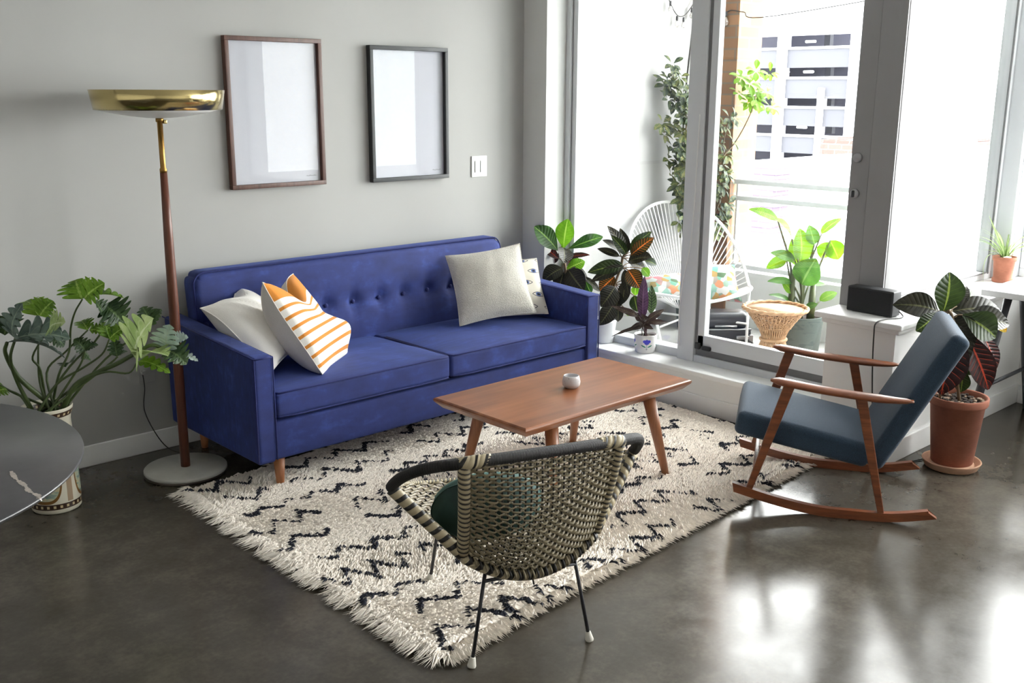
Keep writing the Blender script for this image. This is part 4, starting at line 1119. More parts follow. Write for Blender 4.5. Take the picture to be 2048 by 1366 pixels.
# ------------------------------------------------------------------ wicker chair
def make_wicker():
    ch = thing('wicker_chair', 'woven black and tan wicker lounge chair on thin black legs, seen from behind', 'chair', (1.95, -2.509, 0), -0.345)
    tan = plain('tan_cane', lin(134, 122, 96), 0.45, var=0.12, scale=40)
    blk = plain('black_cane', (0.016, 0.014, 0.013, 1), 0.4)
    wrap_tan = stripe_uv('tan_wrap_black_lines', lin(172, 158, 128), (0.016, 0.014, 0.013, 1), 0.0165, 0.70, 0.9, 0.55)
    wrap_blk = stripe_uv('black_wrap', (0.020, 0.017, 0.016, 1), (0.008, 0.007, 0.007, 1), 0.0075, 0.7, 0.4, 0.62, bump=0.9)
    wrap_wide = stripe_uv('broad_tan_black_wrap', lin(176, 162, 132), (0.016, 0.014, 0.013, 1), 0.034, 0.60, 0.8, 0.45)
    wrap_bind = stripe_uv('slanted_tan_wrap', lin(176, 162, 132), (0.016, 0.014, 0.013, 1), 0.030, 0.72, 1.6, 0.5)
    # local frame: x to the right seen from behind, y forward, z up
    PT, PB, TIP = V(0.242, -0.070, 0.671), V(0.215, 0.019, 0.360), V(0.395, 0.115, 0.557)
    m = lambda p, s: V(p.x * s, p.y, p.z)
    # back rail and arms
    mb = MB()
    arms = []
    for s in (-1, 1):
        arm = [m(PT, s), V(s * 0.300, -0.038, 0.661), V(s * 0.348, 0.005, 0.640), V(s * 0.380, 0.055, 0.607), V(s * 0.394, 0.095, 0.574), m(TIP, s)]
        arms.append(catmull(arm, 6))
    rail = [m(PT, -1), V(-0.12, -0.088, 0.678), V(0, -0.094, 0.680), V(0.12, -0.088, 0.678), m(PT, 1)]
    wb_ = MB().tube(list(reversed(arms[0])) [:-1] + catmull(rail, 8)[:-1] + arms[1], 0.0168, 12)
    wb_.build('back_rail', wrap_blk, ch)
    for s in (-1, 1):                                               # tan binding where the posts meet the rail
        k = MB()
        q = catmull([m(PT, s) + V(-s * 0.075, -0.010, 0.005), m(PT, s) + V(-s * 0.035, -0.005, 0.003), m(PT, s), m(PT, s) + V(s * 0.018, 0.031, -0.009)], 5)
        k.tube(q, [0.0172 + 0.0022 * math.sin(PI * min(1.0, a / (len(q) - 1.0))) for a in range(len(q))], 14)
        k.build('rail_binding', wrap_bind, ch)
    # back posts
    def back_pt(a, b):
        """a -1..1 across, b 0..1 up"""
        xb = 0.215 + (0.242 - 0.215) * b
        sag = (1 - a * a)
        zb = 0.360 - 0.080 * sag; zt = 0.669 + 0.008 * sag
        yb = 0.019 - 0.029 * sag; yt = -0.070 - 0.022 * sag
        y = yb + (yt - yb) * b - 0.030 * sag * math.sin(PI * b) - 0.008 * math.sin(PI * b)
        return V(a * xb, y, zb + (zt - zb) * b)
    for s in (-1, 1):
        pts = [back_pt(s * 1.0, b / 10) for b in range(11)]
        MB().tube(pts, 0.0182, 14).build('back_post', wrap_tan, ch)
    def weave(name, S, rows, stakes, flat, amp, par=1, reverse=False):
        w = MB()
        e = 1e-3
        def N(a, b):
            du = S(min(1, a + e), b) - S(max(-1, a - e), b); dv = S(a, min(1, b + e)) - S(a, max(0, b - e))
            n_ = du.cross(dv); return n_.normalized() if n_.length > 1e-12 else V(0, 0, 1)
        for r in range(rows):
            b = (r + 0.5) / rows
            K = stakes * 4
            pts = []
            for i in range(K + 1):
                a = -1 + 2 * i / K
                ph = i / 4.0
                off = amp * math.sin(PI * ph + (PI if r % 2 else 0))
                bb = b + (0.16 / rows) * math.cos(2 * PI * ph) * (1 if r % 2 else -1) * 0.5
                pts.append(S(a, bb) + N(a, b) * off)
            w.tube(pts, 0.0056, 6, False, 0, flat, False, N(-1, b))
        for i in range(stakes + 1):
            a = -1 + 2 * i / stakes
            if abs(a) > 0.985: continue
            w.tube([S(a, j / 14) for j in range(15)], 0.0028, 5, False, 1, None, False)
        return w.build(name, [tan, blk], ch)
    weave('woven_back', back_pt, 29, 28, (0.55, 1.22), 0.005)
    # seat: from the back seam forward to the front edge between the arm tips
    def seat_pt(a, b):
        q = abs(a)
        R_ = V(a * 0.215, 0.019 - 0.029 * (1 - a * a), 0.360 - 0.080 * (1 - a * a))              # rear seam
        F_ = V(math.copysign(0.395 * q ** 0.85, a), 0.50 - 0.385 * q ** 2.6, 0.390 + 0.167 * q ** 2.2)    # front edge
        p = R_.lerp(F_, b)
        p.z -= 0.040 * (1 - q ** 2) * math.sin(PI * b)
        return p
    weave('woven_seat', seat_pt, 30, 26, (0.5, 1.0), 0.005)
    side = []
    for s in (-1, 1):
        pts = [seat_pt(s * 1.0, b / 12) + V(0, 0, -0.004) for b in range(13)]
        MB().tube(pts, 0.0185, 12).build('seat_rim', wrap_wide, ch)
    MB().tube([seat_pt(a / 10, 1.0) for a in range(-10, 11)], 0.007, 10).build('front_rim', wrap_tan, ch)
    seam = [seat_pt(a / 12, 0.0) + V(0, -0.004, -0.010) for a in range(-12, 13)]
    MB().tube(seam, 0.0155, 12).build('lower_rim', wrap_wide, ch)
    lash = MB()
    for i in range(1, 30):                                          # lacing over the lower rim
        a = -1 + 2 * i / 30
        p0 = back_pt(a, 0.035) + V(0, -0.006, 0); p1 = seat_pt(a, 0) + V(0.004, -0.024, -0.014); p2 = seat_pt(a, 0.03) + V(0.006, 0.004, -0.026)
        lash.tube(catmull([p0, p0.lerp(p1, 0.5) + V(0, -0.008, 0), p1 + V(0, 0.004, 0), p2], 3), 0.0034, 5, False, i % 2)
    lash.build('rim_lacing', [tan, blk], ch)
    # rod frame
    feet = [((-0.197, 0.0, 0.0), (-0.140, 0.020, 0.318), True), ((0.197, 0.0, 0.0), (0.140, 0.020, 0.318), True),
            ((-0.140, 0.546, 0.016), (-0.140, 0.415, 0.345), False), ((0.140, 0.546, 0.016), (0.140, 0.415, 0.345), False)]
    rub = plain('white_rubber', (0.66, 0.63, 0.56, 1), 0.6)
    for (b, t, cap) in feet:
        B, T = V(*b), V(*t)
        lg = MB().tube([B + (T - B) * 0.03, T], 0.0058, 10).build('leg', M['black'], ch)
        d = (T - B).normalized()
        c = MB().tube([B + d * 0.001, B + d * 0.006, B + d * 0.030, B + d * 0.033], [0.0125, 0.0135, 0.0088, 0.007], 14)
        c.build('foot_cap', rub, lg)
    L, R_ = V(-0.151, 0.016, 0.262), V(0.151, 0.016, 0.262)
    st = MB().tube([L, R_], 0.0055, 10)
    st.build('stretcher', M['black'], ch)
    fr = MB()
    for s in (-1, 1):
        fr.tube([V(s * 0.140, 0.020, 0.310), V(s * 0.142, 0.20, 0.275), V(s * 0.140, 0.415, 0.345)], 0.0058, 8)
    fr.tube([V(-0.14, 0.415, 0.345), V(0, 0.42, 0.335), V(0.14, 0.415, 0.345)], 0.0058, 8)
    fr.build('seat_frame', M['black'], ch)
    kn = MB(); c = (L + R_) / 2
    for i in range(4): kn.tube([c + V(0.012 * math.cos(i * 1.6), -0.008, 0.008 * math.sin(i * 1.6)), c + V(-0.012 * math.cos(i * 1.6), -0.009, -0.008 * math.sin(i * 1.6))], 0.003, 5)
    kn.tube([c + V(0, -0.008, 0), c + V(0.006, -0.012, -0.035)], 0.003, 5); kn.tube([c + V(0, -0.008, 0), c + V(-0.01, -0.010, 0.022)], 0.003, 5)
    kn.build('tie_knot', blk, ch)
    return ch
wck = make_wicker()
def wloc(x, y, z):
    a = -0.345
    return (1.95 + x * math.cos(a) - y * math.sin(a), -2.509 + x * math.sin(a) + y * math.cos(a), z)
gv = NT('dark_green_velvet'); gv.set(Roughness=0.75, Sheen_Weight=0.6); gv.p.inputs['Sheen Tint'].default_value = lin(120, 170, 160)
gv.base(gv.ramp(gv.noise(gv.coord(), 9, 4), (0.35, lin(20, 42, 40)), (0.65, lin(36, 68, 64))))
def round_d(xx, yy, h, s, t, side):
    return xx * math.sqrt(1 - 0.42 * t * t), yy * math.sqrt(1 - 0.42 * s * s), h
pillow('chair_pillow', 'dark green velvet pillow in the wicker chair', wloc(-0.262, 0.125, 0.545), wloc(0.08, 0.085, 0.54), wloc(-0.245, 0.235, 0.335), 0.09, [gv.m, gv.m], round_d, pinch=0.0)

# ------------------------------------------------------------------ rocking chair
def make_rocker():
    ang = math.radians(122) - PI / 2
    r = thing('rocking_chair', 'walnut rocking chair with charcoal blue upholstered seat and tall slanted back', 'chair', (3.80, -2.42, 0), ang)
    wd = wood('rocker_wood', lin(94, 50, 31), lin(142, 82, 51), 1, 0.33, 10)
    up_ = NT('charcoal_blue_wool'); up_.set(Roughness=0.9, Sheen_Weight=0.1)
    v = up_.coord(); f = up_.noise(v, 420, 2)
    up_.base(up_.ramp(f, (0.35, lin(30, 46, 62)), (0.65, lin(46, 66, 86)))); up_.bump(f, 0.35, 0.003)
    W = 0.285
    for s in (-1, 1):
        x = s * W
        pts = catmull([(x, 0.392, 0.084), (x, 0.228, 0.044), (x, 0.06, 0.0165), (x, -0.08, 0.0135), (x, -0.236, 0.0185), (x, -0.402, 0.050)], 6)
        b = MB()
        n = len(pts)
        vs = []; fs = []
        for i, p in enumerate(pts):
            t = (pts[min(n - 1, i + 1)] - pts[max(0, i - 1)]).normalized(); nn = V(0, -t.z, t.y)
            if nn.z < 0: nn = -nn
            cut = 0.014 if i == 0 else 0.0
            cut2 = -0.016 if i == n - 1 else 0.0
            for (a, h) in ((-0.0135, -0.013), (0.0135, -0.013), (0.0135, 0.023), (-0.0135, 0.023)):
                q = p + V(a, 0, 0) + nn * h
                if i == 0 and h < 0: q = q - t * -0.016
                if i == n - 1 and h > 0: q = q - t * 0.035
                vs.append(q)
        for i in range(n - 1):
            for j in range(4):
                k = (j + 1) % 4
                fs.append((i * 4 + j, i * 4 + k, (i + 1) * 4 + k, (i + 1) * 4 + j))
        fs.append((0, 3, 2, 1)); e = (n - 1) * 4; fs.append((e, e + 1, e + 2, e + 3))
        b.add(vs, fs, None, 0, False)
        o = b.build('runner', wd, r)
        # legs: flat tapering staves
        def stave(name, A, B, wa, wb2, th=0.011):
            A, B = V(*A), V(*B); d = (B - A).normalized(); q = V(0, -d.z, d.y)
            vs = []
            for P_, w2 in ((A, wa), (A.lerp(B, 0.5), (wa + wb2) / 2 * 1.08), (B, wb2)):
                for (a, h) in ((-1, -1), (1, -1), (1, 1), (-1, 1)):
                    vs.append(P_ + V(a * th, 0, 0) + q * (h * w2))
            fs = [(0, 3, 2, 1), (8, 9, 10, 11)]
            for i in range(2):
                for j in range(4):
                    k = (j + 1) % 4; fs.append((i * 4 + j, i * 4 + k, i * 4 + 4 + k, i * 4 + 4 + j))
            o_ = MB().add(vs, fs, None, 0, False).build(name, wd, r)
            bv = o_.modifiers.new('soft_edge', 'BEVEL'); bv.width = 0.003; bv.segments = 2
        stave('front_leg', (x, 0.188, 0.533), (x, 0.322, 0.074), 0.021, 0.0125)
        stave('rear_leg', (x, -0.086, 0.506), (x, -0.196, 0.036), 0.0195, 0.0125)
        # armrest: rounded paddle
        a = MB()
        path = catmull([(x, 0.262, 0.551), (x, 0.19, 0.542), (x, 0.06, 0.524), (x, -0.09, 0.511), (x, -0.20, 0.505), (x, -0.278, 0.505)], 6)
        n = len(path); rad = []
        for i in range(n):
            t = i / (n - 1)
            rad.append((0.031 if t < 0.7 else 0.031 - 0.015 * (t - 0.7) / 0.3) * min(1.0, (0.35 + 6 * t) if t < 0.11 else 1.0) * (1.0 if t < 0.96 else 0.75))
        a.tube(path, rad, 20, False, 0, (0.50, 1.0), True, (0, 0, 1))
        a.build('armrest', wd, r)
        rd = MB()
    for y, z in ((0.30, 0.16), (-0.165, 0.16)):
        MB().box((-W + 0.01, y - 0.009, z - 0.016), (W - 0.01, y + 0.009, z + 0.016), 0, 0.003).build('cross_rail', wd, r)
    # seat cushion: profile in the side plane
    def slab(name, A, B, thick, hw, bev, crown):
        """A front/lower end, B rear/upper end of the top surface mid-line"""
        A, B = V(*A), V(*B); d = (B - A); L = d.length; d = d / L
        nrm = V(0, -d.z, d.y)
        if nrm.z < 0: nrm = -nrm
        mid = (A + B) / 2 - nrm * (thick / 2)
        m = MB()
        def fn(p):
            c = (1 - (p.x / hw) ** 4) * (1 - (p.y / (L / 2)) ** 4)
            z = p.z + (crown * max(0, c) if p.z > 0 else 0)
            return p.x, p.y, z
        m.rbox((0, 0, 0), (hw, L / 2, thick / 2), bev, 4, 10, 0, fn)
        m.v = [tuple(mid + V(1, 0, 0) * q[0] + d * q[1] + nrm * q[2]) for q in m.v]
        return m.build(name, up_.m, r)
    s_ = slab('seat_cushion', (0, 0.378, 0.400), (0, -0.150, 0.298), 0.100, 0.252, 0.026, 0.010)
    b_ = slab('back_cushion', (0, -0.118, 0.225), (0, -0.405, 0.775), 0.074, 0.252, 0.026, 0.012)
    for o, pts in ((s_, [(-0.248, 0.372, 0.383), (-0.25, -0.10, 0.292)]), (b_, [(-0.246, -0.12, 0.25), (-0.246, -0.395, 0.765), (0.246, -0.395, 0.765)])):
        pass
    return r
make_rocker()

# ------------------------------------------------------------------ speaker on the low wall
sp = thing('speaker', 'black rectangular speaker standing on the white ledge of the low wall', 'speaker', (4.37, -2.265, 0.672), math.radians(-3))
MB().rbox((0, 0, 0.061), (0.036, 0.116, 0.058), 0.006, 3, 2).build('cabinet', M['blackp'], sp)
MB().rbox((-0.037, 0, 0.061), (0.003, 0.109, 0.051), 0.002, 2, 2).build('grille', fabric('speaker_cloth', (0.018, 0.018, 0.02, 1), 0.3, 500, 0.0), sp)
MB().box((-0.025, -0.09, 0.0), (0.025, 0.09, 0.004)).build('foot', M['black'], sp)
cd = MB().tube(catmull([(0.034, -0.10, 0.03), (0.0, -0.150, 0.006), (-0.10, -0.125, 0.006), (-0.168, -0.118, -0.004), (-0.165, -0.112, -0.06), (-0.15, -0.11, -0.2), (-0.128, -0.113, -0.38), (-0.13, -0.13, -0.55), (-0.13, -0.16, -0.64), (-0.12, -0.22, -0.668), (0.03, -0.235, -0.668), (0.14, -0.255, -0.667), (0.30, -0.20, -0.668)], 8), 0.003, 6)
cd.build('cord', M['cord'], sp)

# ------------------------------------------------------------------ plants
LM = {
 'g': leaf_mat('croton_green', lin(28, 42, 20), lin(46, 62, 28), lin(112, 128, 54), 0.2, 9, 0.32, 0.22, latw=0.08),
 'G': leaf_mat('rubber_green', lin(34, 66, 24), lin(54, 96, 34), lin(120, 160, 70), 0.3, 10, 0.3, 0.3, latw=0.06),
 'Y': leaf_mat('bright_green', lin(78, 128, 22), lin(112, 164, 36), lin(160, 196, 84), 0.3, 10, 0.32, 0.4, latw=0.07),  # brighter, yellower green for some leaves
 'd': leaf_mat('croton_dark', lin(24, 26, 20), lin(46, 44, 34), lin(84, 84, 56), 0.4, 10, 0.28, 0.1, latw=0.08),
 'p': leaf_mat('croton_plum', lin(34, 20, 22), lin(54, 32, 32), lin(176, 62, 40), 0.7, 11, 0.28, 0.12, latw=0.09),
 'o': leaf_mat('croton_orange', lin(40, 40, 22), lin(70, 62, 30), lin(226, 120, 44), 0.7, 10, 0.3, 0.25, latw=0.13),
 'y': leaf_mat('croton_yellow', lin(130, 112, 28), lin(176, 150, 40), lin(214, 120, 40), 0.5, 6, 0.35, 0.4),
 'v': leaf_mat('calathea_purple', lin(58, 38, 58), lin(84, 58, 84), lin(112, 84, 110), 0.5, 14, 0.3, 0.2),
 'z': leaf_mat('calathea_green', lin(58, 78, 48), lin(92, 112, 72), lin(32, 44, 34), 0.9, 10, 0.35, 0.25, latw=0.35),
 'w': leaf_mat('calathea_wavy', lin(42, 30, 32), lin(74, 56, 52), lin(90, 84, 66), 0.5, 12, 0.4, 0.2),
 'b': leaf_mat('banana_lime', lin(76, 116, 14), lin(102, 144, 26), lin(122, 152, 54), 0.25, 18, 0.35, 0.5, latw=0.1),
 'c': leaf_mat('banana_green', lin(58, 98, 32), lin(80, 122, 48), lin(104, 136, 72), 0.25, 18, 0.35, 0.4, latw=0.1),
 's': leaf_mat('philodendron_grey', lin(74, 92, 84), lin(102, 120, 108), lin(130, 146, 128), 0.3, 8, 0.32, 0.15),
 'k': leaf_mat('philodendron_dark', lin(36, 56, 34), lin(60, 82, 46), lin(90, 112, 70), 0.3, 8, 0.35, 0.2),
 'h': leaf_mat('philodendron_green', lin(74, 112, 26), lin(112, 148, 42), lin(150, 178, 84), 0.3, 8, 0.35, 0.3),
 'l': leaf_mat('philodendron_pale', lin(140, 164, 98), lin(178, 194, 134), lin(196, 208, 164), 0.3, 8, 0.35, 0.3),
 'm': leaf_mat('philodendron_pale_grey', lin(140, 160, 150), lin(172, 186, 178), lin(160, 172, 160), 0.3, 8, 0.3, 0.2),  # pale grey-green leaf colour
}
def terracotta(name, c):
    a = NT(name); a.set(Roughness=0.85)
    f = a.noise(a.coord(), 9, 5); g = a.noise(a.coord('Object', (30, 30, 160)), 1.5, 2)
    h = a.math('ADD', a.math('MULTIPLY', f, 0.75), a.math('MULTIPLY', g, 0.25))
    d = tuple(q * 0.8 for q in c[:3]) + (1,); e = tuple(min(1, q * 1.2) for q in c[:3]) + (1,)
    a.base(a.ramp(h, (0.35, d), (0.65, e))); return a.m
stem_g = plain('green_stem', lin(96, 116, 58), 0.5, var=0.2, scale=30)
stem_b = plain('woody_stem', lin(104, 84, 60), 0.7, var=0.2, scale=40)
CAMD = V(-0.683, -0.73, 0.0)
def foliage(name, root, data, origin, shape, arch, fold, hintf, wave=0.0, na=12, nx=3, kinds=None, lob=0, wide=1.3):
    """one mesh of leaves; petioles run back to origin when given"""
    ks = sorted(set(d[7] for d in data))
    mb = MB()
    for i, d in enumerate(data):
        b, t, w = V(*d[0:3]), V(*d[3:6]), d[6] * wide * (1.25 if d[7] == 'l' else 1.0)
        rnd = random.Random(i * 13 + len(data))
        h = hintf(b, t, d[7], rnd)
        mb.leaf(b, t, w, h, shape if not callable(shape) else shape(d[7]), arch * (0.6 + 0.8 * rnd.random()), fold * (0.5 + rnd.random()), wave, ks.index(d[7]), na, nx, lob)
    return wb(mb, name, [LM[k] for k in ks], root)
def hint_croton(b, t, k, rnd):
    c = (t - b).normalized()
    up_ = V(0, 0, 1) * (1.0 if c.z > -0.5 else 0.25)
    return CAMD * (0.75 + 0.5 * rnd.random()) + up_ * 0.75 + V(rnd.uniform(-.35, .35), rnd.uniform(-.35, .35), 0)
def pot_plant_stems(mb, data, crown, r=0.0028):
    for d in data:
        b = V(*d[0:3]); c = min(crown, key=lambda q: (V(*q) - b).length)
        mb.tube(catmull([V(*c), (V(*c) + b) / 2 + V(0, 0, 0.006), b], 3), r, 6)

# croton in the terracotta pot
PX, PY = 4.478, -2.655
t = thing('potted_croton', 'dark red-veined croton in a large terracotta floor pot behind the rocking chair', 'plant', (PX, PY, 0))
tc = terracotta('terracotta_dark', lin(142, 86, 66))
tc2 = terracotta('terracotta_pale', lin(186, 146, 120))
MB().lathe([(0.086, 0.028), (0.090, 0.032), (0.116, 0.302), (0.124, 0.304), (0.128, 0.312), (0.129, 0.338), (0.126, 0.342), (0.117, 0.340), (0.113, 0.312), (0.110, 0.30), (0.0, 0.30)], (0, 0, 0), 48).build('pot', tc, t)
MB().lathe([(0.0, 0.002), (0.108, 0.002), (0.114, 0.006), (0.124, 0.030), (0.128, 0.036), (0.126, 0.039), (0.119, 0.037), (0.108, 0.016), (0.098, 0.013), (0.096, 0.026), (0.088, 0.028), (0.0, 0.028)], (0, 0, 0), 48).build('saucer', tc2, t)
so_m = MB()
for i in range(150):
    a, q = random.random() * 2 * PI, 0.106 * math.sqrt(random.random()); s = random.uniform(0.005, 0.013)
    so_m.rbox((q * math.cos(a), q * math.sin(a), 0.318 + random.uniform(-0.003, 0.006)), (s, s * random.uniform(0.5, 1), s * 0.5), s * 0.3, 1, 1, random.choice((0, 0, 1)))
so_m.lathe([(0.0, 0.315), (0.112, 0.314), (0.112, 0.30)], (0, 0, 0), 32)
so_m.build('soil', [M['soil'], plain('bark_chips', lin(150, 128, 108), 0.9, var=0.4, scale=50)], t)
cb = (4.462, -2.655); crown = (4.415, -2.615, 0.70)
st = MB()
st.tube(catmull([(cb[0] + 0.01, cb[1] - 0.01, 0.31), (4.452, -2.65, 0.42), (4.43, -2.632, 0.56), crown, (4.40, -2.60, 0.735)], 6), 0.0075, 8)
st.tube(catmull([(4.428, -2.592, 0.31), (4.421, -2.596, 0.38), (4.41, -2.60, 0.50), (4.405, -2.605, 0.60)], 5), 0.006, 8)
pot_plant_stems(st, CROTON, [crown, (4.405, -2.60, 0.72), (4.43, -2.632, 0.62), (4.44, -2.64, 0.5)])
wb(st, 'stem', stem_b, t)
foliage('foliage', t, [q[:7] + ('d' if q[7] == 'o' else q[7],) for q in CROTON], crown, lambda k: 'obo' if k in 'gp' else 'ell', 0.16, 0.22, hint_croton)

# plants on the sill behind the sofa arm
wp = plain('white_plastic_pot', (0.78, 0.79, 0.80, 1), 0.35, var=0.01)
def sill_pot(root, R, h):
    MB().lathe([(R * 0.74, 0.002), (R * 0.78, 0.006), (R * 0.97, h * 0.88), (R, h * 0.9), (R, h), (R * 0.94, h), (R * 0.92, h * 0.86), (0, h * 0.86)], (0, 0, 0), 40).build('pot', wp, root)
    MB().lathe([(0, h * 0.88), (R * 0.92, h * 0.87)], (0, 0, 0), 24).build('soil', M['soil'], root)
t = thing('rubber_plant', 'broad-leaved green plant with one bright upright leaf, left of the window behind the sofa arm', 'plant', (4.385, -0.30, 0.223))
sill_pot(t, 0.075, 0.15)
st = MB(); st.tube(catmull([(4.385, -0.30, 0.36), (4.39, -0.30, 0.48), (4.38, -0.287, 0.6), (4.38, -0.262, 0.72), (4.38, -0.255, 0.76)], 6), 0.008, 8)
pot_plant_stems(st, RUBBER, [(4.38, -0.262, 0.72), (4.38, -0.27, 0.66), (4.38, -0.287, 0.6), (4.385, -0.295, 0.52)], 0.0032)
wb(st, 'stem', stem_b, t)
foliage('foliage', t, RUBBER, None, lambda k: 'obo' if k in 'GY' else 'ell', 0.12, 0.2, hint_croton)
t = thing('potted_croton', 'dark orange-ribbed croton on the window sill between sofa arm and tulip pot', 'plant', (4.41, -0.575, 0.223))
sill_pot(t, 0.076, 0.14)
st = MB(); st.tube(catmull([(4.41, -0.575, 0.35), (4.41, -0.60, 0.44), (4.405, -0.655, 0.58), (4.40, -0.70, 0.68), (4.40, -0.715, 0.75)], 6), 0.0075, 8)
pot_plant_stems(st, CROTONB, [(4.40, -0.70, 0.68), (4.40, -0.71, 0.74), (4.405, -0.655, 0.58), (4.41, -0.62, 0.50)], 0.003)
wb(st, 'stem', stem_b, t)
foliage('foliage', t, CROTONB, None, 'ell', 0.14, 0.22, hint_croton)

# calathea in the tulip pot
t = thing('potted_calathea', 'purple and green calathea in a white pot painted with blue tulips on the window sill', 'plant', (4.409, -0.895, 0.223))
def tulip_mat():
    a = NT('tulip_painted_ceramic'); a.set(Roughness=0.25)
    tc_ = a.n('ShaderNodeTexCoord'); s = a.n('ShaderNodeSeparateXYZ'); a.l(tc_.outputs['Object'], s.inputs[0])
    an = a.math('ARCTAN2', s.outputs[1], s.outputs[0])
    # repeat four times round the pot; x in metres along the surface
    seg = a.math('SUBTRACT', a.math('FRACT', a.math('ADD', a.math('DIVIDE', an, 2 * PI / 4.0), 0.978)), 0.5)
    x = a.math('MULTIPLY', seg, 2 * PI / 4.0 * 0.053); z = s.outputs[2]
    ax = a.math('ABSOLUTE', x)
    def ell(cx, cz, rx, rz, sx=None):
        q = a.math('DIVIDE', a.math('SUBTRACT', sx if sx is not None else x, cx), rx); w_ = a.math('DIVIDE', a.math('SUBTRACT', z, cz), rz)
        return a.math('LESS_THAN', a.math('ADD', a.math('MULTIPLY', q, q), a.math('MULTIPLY', w_, w_)), 1.0)
    fl = a.math('MAXIMUM', ell(0, 0.066, 0.0125, 0.013), ell(0.0105, 0.072, 0.0085, 0.009, ax))
    fl = a.math('MAXIMUM', fl, ell(0, 0.078, 0.006, 0.006))
    # leaves: slanted ellipses each side of a thin stalk
    xr = a.math('SUBTRACT', ax, 0.016); zr = a.math('SUBTRACT', a.math('SUBTRACT', z, 0.044), a.math('MULTIPLY', xr, 0.5))
    q1 = a.math('DIVIDE', xr, 0.0115); q2 = a.math('DIVIDE', zr, 0.0042)
    lf = a.math('LESS_THAN', a.math('ADD', a.math('MULTIPLY', q1, q1), a.math('MULTIPLY', q2, q2)), 1.0)
    sk = a.math('MULTIPLY', a.math('LESS_THAN', ax, 0.0009), a.math('MULTIPLY', a.math('GREATER_THAN', z, 0.024), a.math('LESS_THAN', z, 0.056)))
    rt_ = a.math('MULTIPLY', a.math('LESS_THAN', a.math('ABSOLUTE', a.math('SUBTRACT', ax, a.math('MULTIPLY', a.math('SUBTRACT', z, 0.022), 0.6))), 0.0008), a.math('MULTIPLY', a.math('GREATER_THAN', z, 0.022), a.math('LESS_THAN', z, 0.030)))
    c = a.mix(lf, (0.80, 0.79, 0.78, 1), lin(44, 132, 108))
    c = a.mix(a.math('MAXIMUM', sk, rt_), c, lin(60, 90, 110)); c = a.mix(fl, c, lin(66, 66, 196))
    a.base(c); return a.m
MB().lathe([(0.0, 0.001), (0.052, 0.001), (0.057, 0.005), (0.0615, 0.05), (0.066, 0.102), (0.0655, 0.105), (0.0615, 0.105), (0.060, 0.09), (0.0, 0.09)], (0, 0, 0), 56).build('pot', tulip_mat(), t)
MB().lathe([(0, 0.094), (0.0605, 0.092)], (0, 0, 0), 24).build('soil', M['soil'], t)
st = MB()
for d in CALATHEA:
    b = V(*d[0:3]); g = V(4.409 + random.uniform(-.015, .015), -0.895 + random.uniform(-.015, .015), 0.313)
    st.tube(catmull([g, (g + b) / 2 + V(random.uniform(-.006, .006), random.uniform(-.006, .006), 0.008), b], 3), 0.0022, 5)
wb(st, 'stem', plain('purple_stem', lin(70, 42, 48), 0.5), t)
foliage('foliage', t, CALATHEA, None, lambda k: 'lance' if k == 'w' else 'ell', 0.2, 0.3, lambda b, tt, k, r: CAMD + V(0, 0, 0.4) + V(r.uniform(-.3, .3), r.uniform(-.3, .3), 0), 0.02, 22, 3)

# spider plant
t = thing('spider_plant', 'small spider plant in a terracotta pot on the ledge at the corner window', 'plant', (5.66, -2.33, 0.672))
tc3 = terracotta('terracotta_light', lin(158, 100, 78))
MB().lathe([(0.0, 0.001), (0.050, 0.001), (0.053, 0.004), (0.053, 0.020), (0.049, 0.022), (0.047, 0.024), (0.0545, 0.115), (0.060, 0.117), (0.0615, 0.137), (0.058, 0.139), (0.054, 0.125), (0, 0.125)], (0, 0, 0), 40).build('pot', tc3, t)
MB().lathe([(0, 0.13), (0.055, 0.128)], (0, 0, 0), 20).build('soil', M['soil'], t)
MB().rbox((-0.018, -0.02, 0.136), (0.022, 0.014, 0.005), 0.003, 2, 1).build('pebble', M['trim'], t)
lv = MB(); rg = random.Random(4)
for i in range(34):
    a = rg.random() * 2 * PI; L = rg.uniform(0.10, 0.24); tilt = rg.uniform(0.25, 1.15)
    b = V(0.015 * math.cos(a), 0.015 * math.sin(a), 0.13); tt = b + V(math.cos(a) * L * math.sin(tilt), math.sin(a) * L * math.sin(tilt), L * math.cos(tilt) * 0.9)
    lv.leaf(b, tt, rg.uniform(0.006, 0.011), V(0, 0, 1) - V(math.cos(a), math.sin(a), 0) * 0.4, 'strap', 0.25, 0.5, 0, 0, 10, 1)
dcam = V(CAMD.y, -CAMD.x, 0) * -1
lv.leaf((0, 0, 0.13), V(0, 0, 0.36) + V(0.73, -0.683, 0) * -0.11, 0.011, CAMD, 'strap', 0.05, 0.4, 0, 0, 10, 1)
lv.leaf((0, 0, 0.13), V(0, 0, 0.05) + V(0.73, -0.683, 0) * -0.135, 0.010, V(0, 0, 1), 'strap', 0.9, 0.4, 0, 0, 12, 1)
lv.build('foliage', leaf_mat('spider_leaf', lin(122, 152, 84), lin(150, 176, 108), lin(206, 216, 170), 0.0, 6, 0.4, 0.3, ribw=0.12), t)

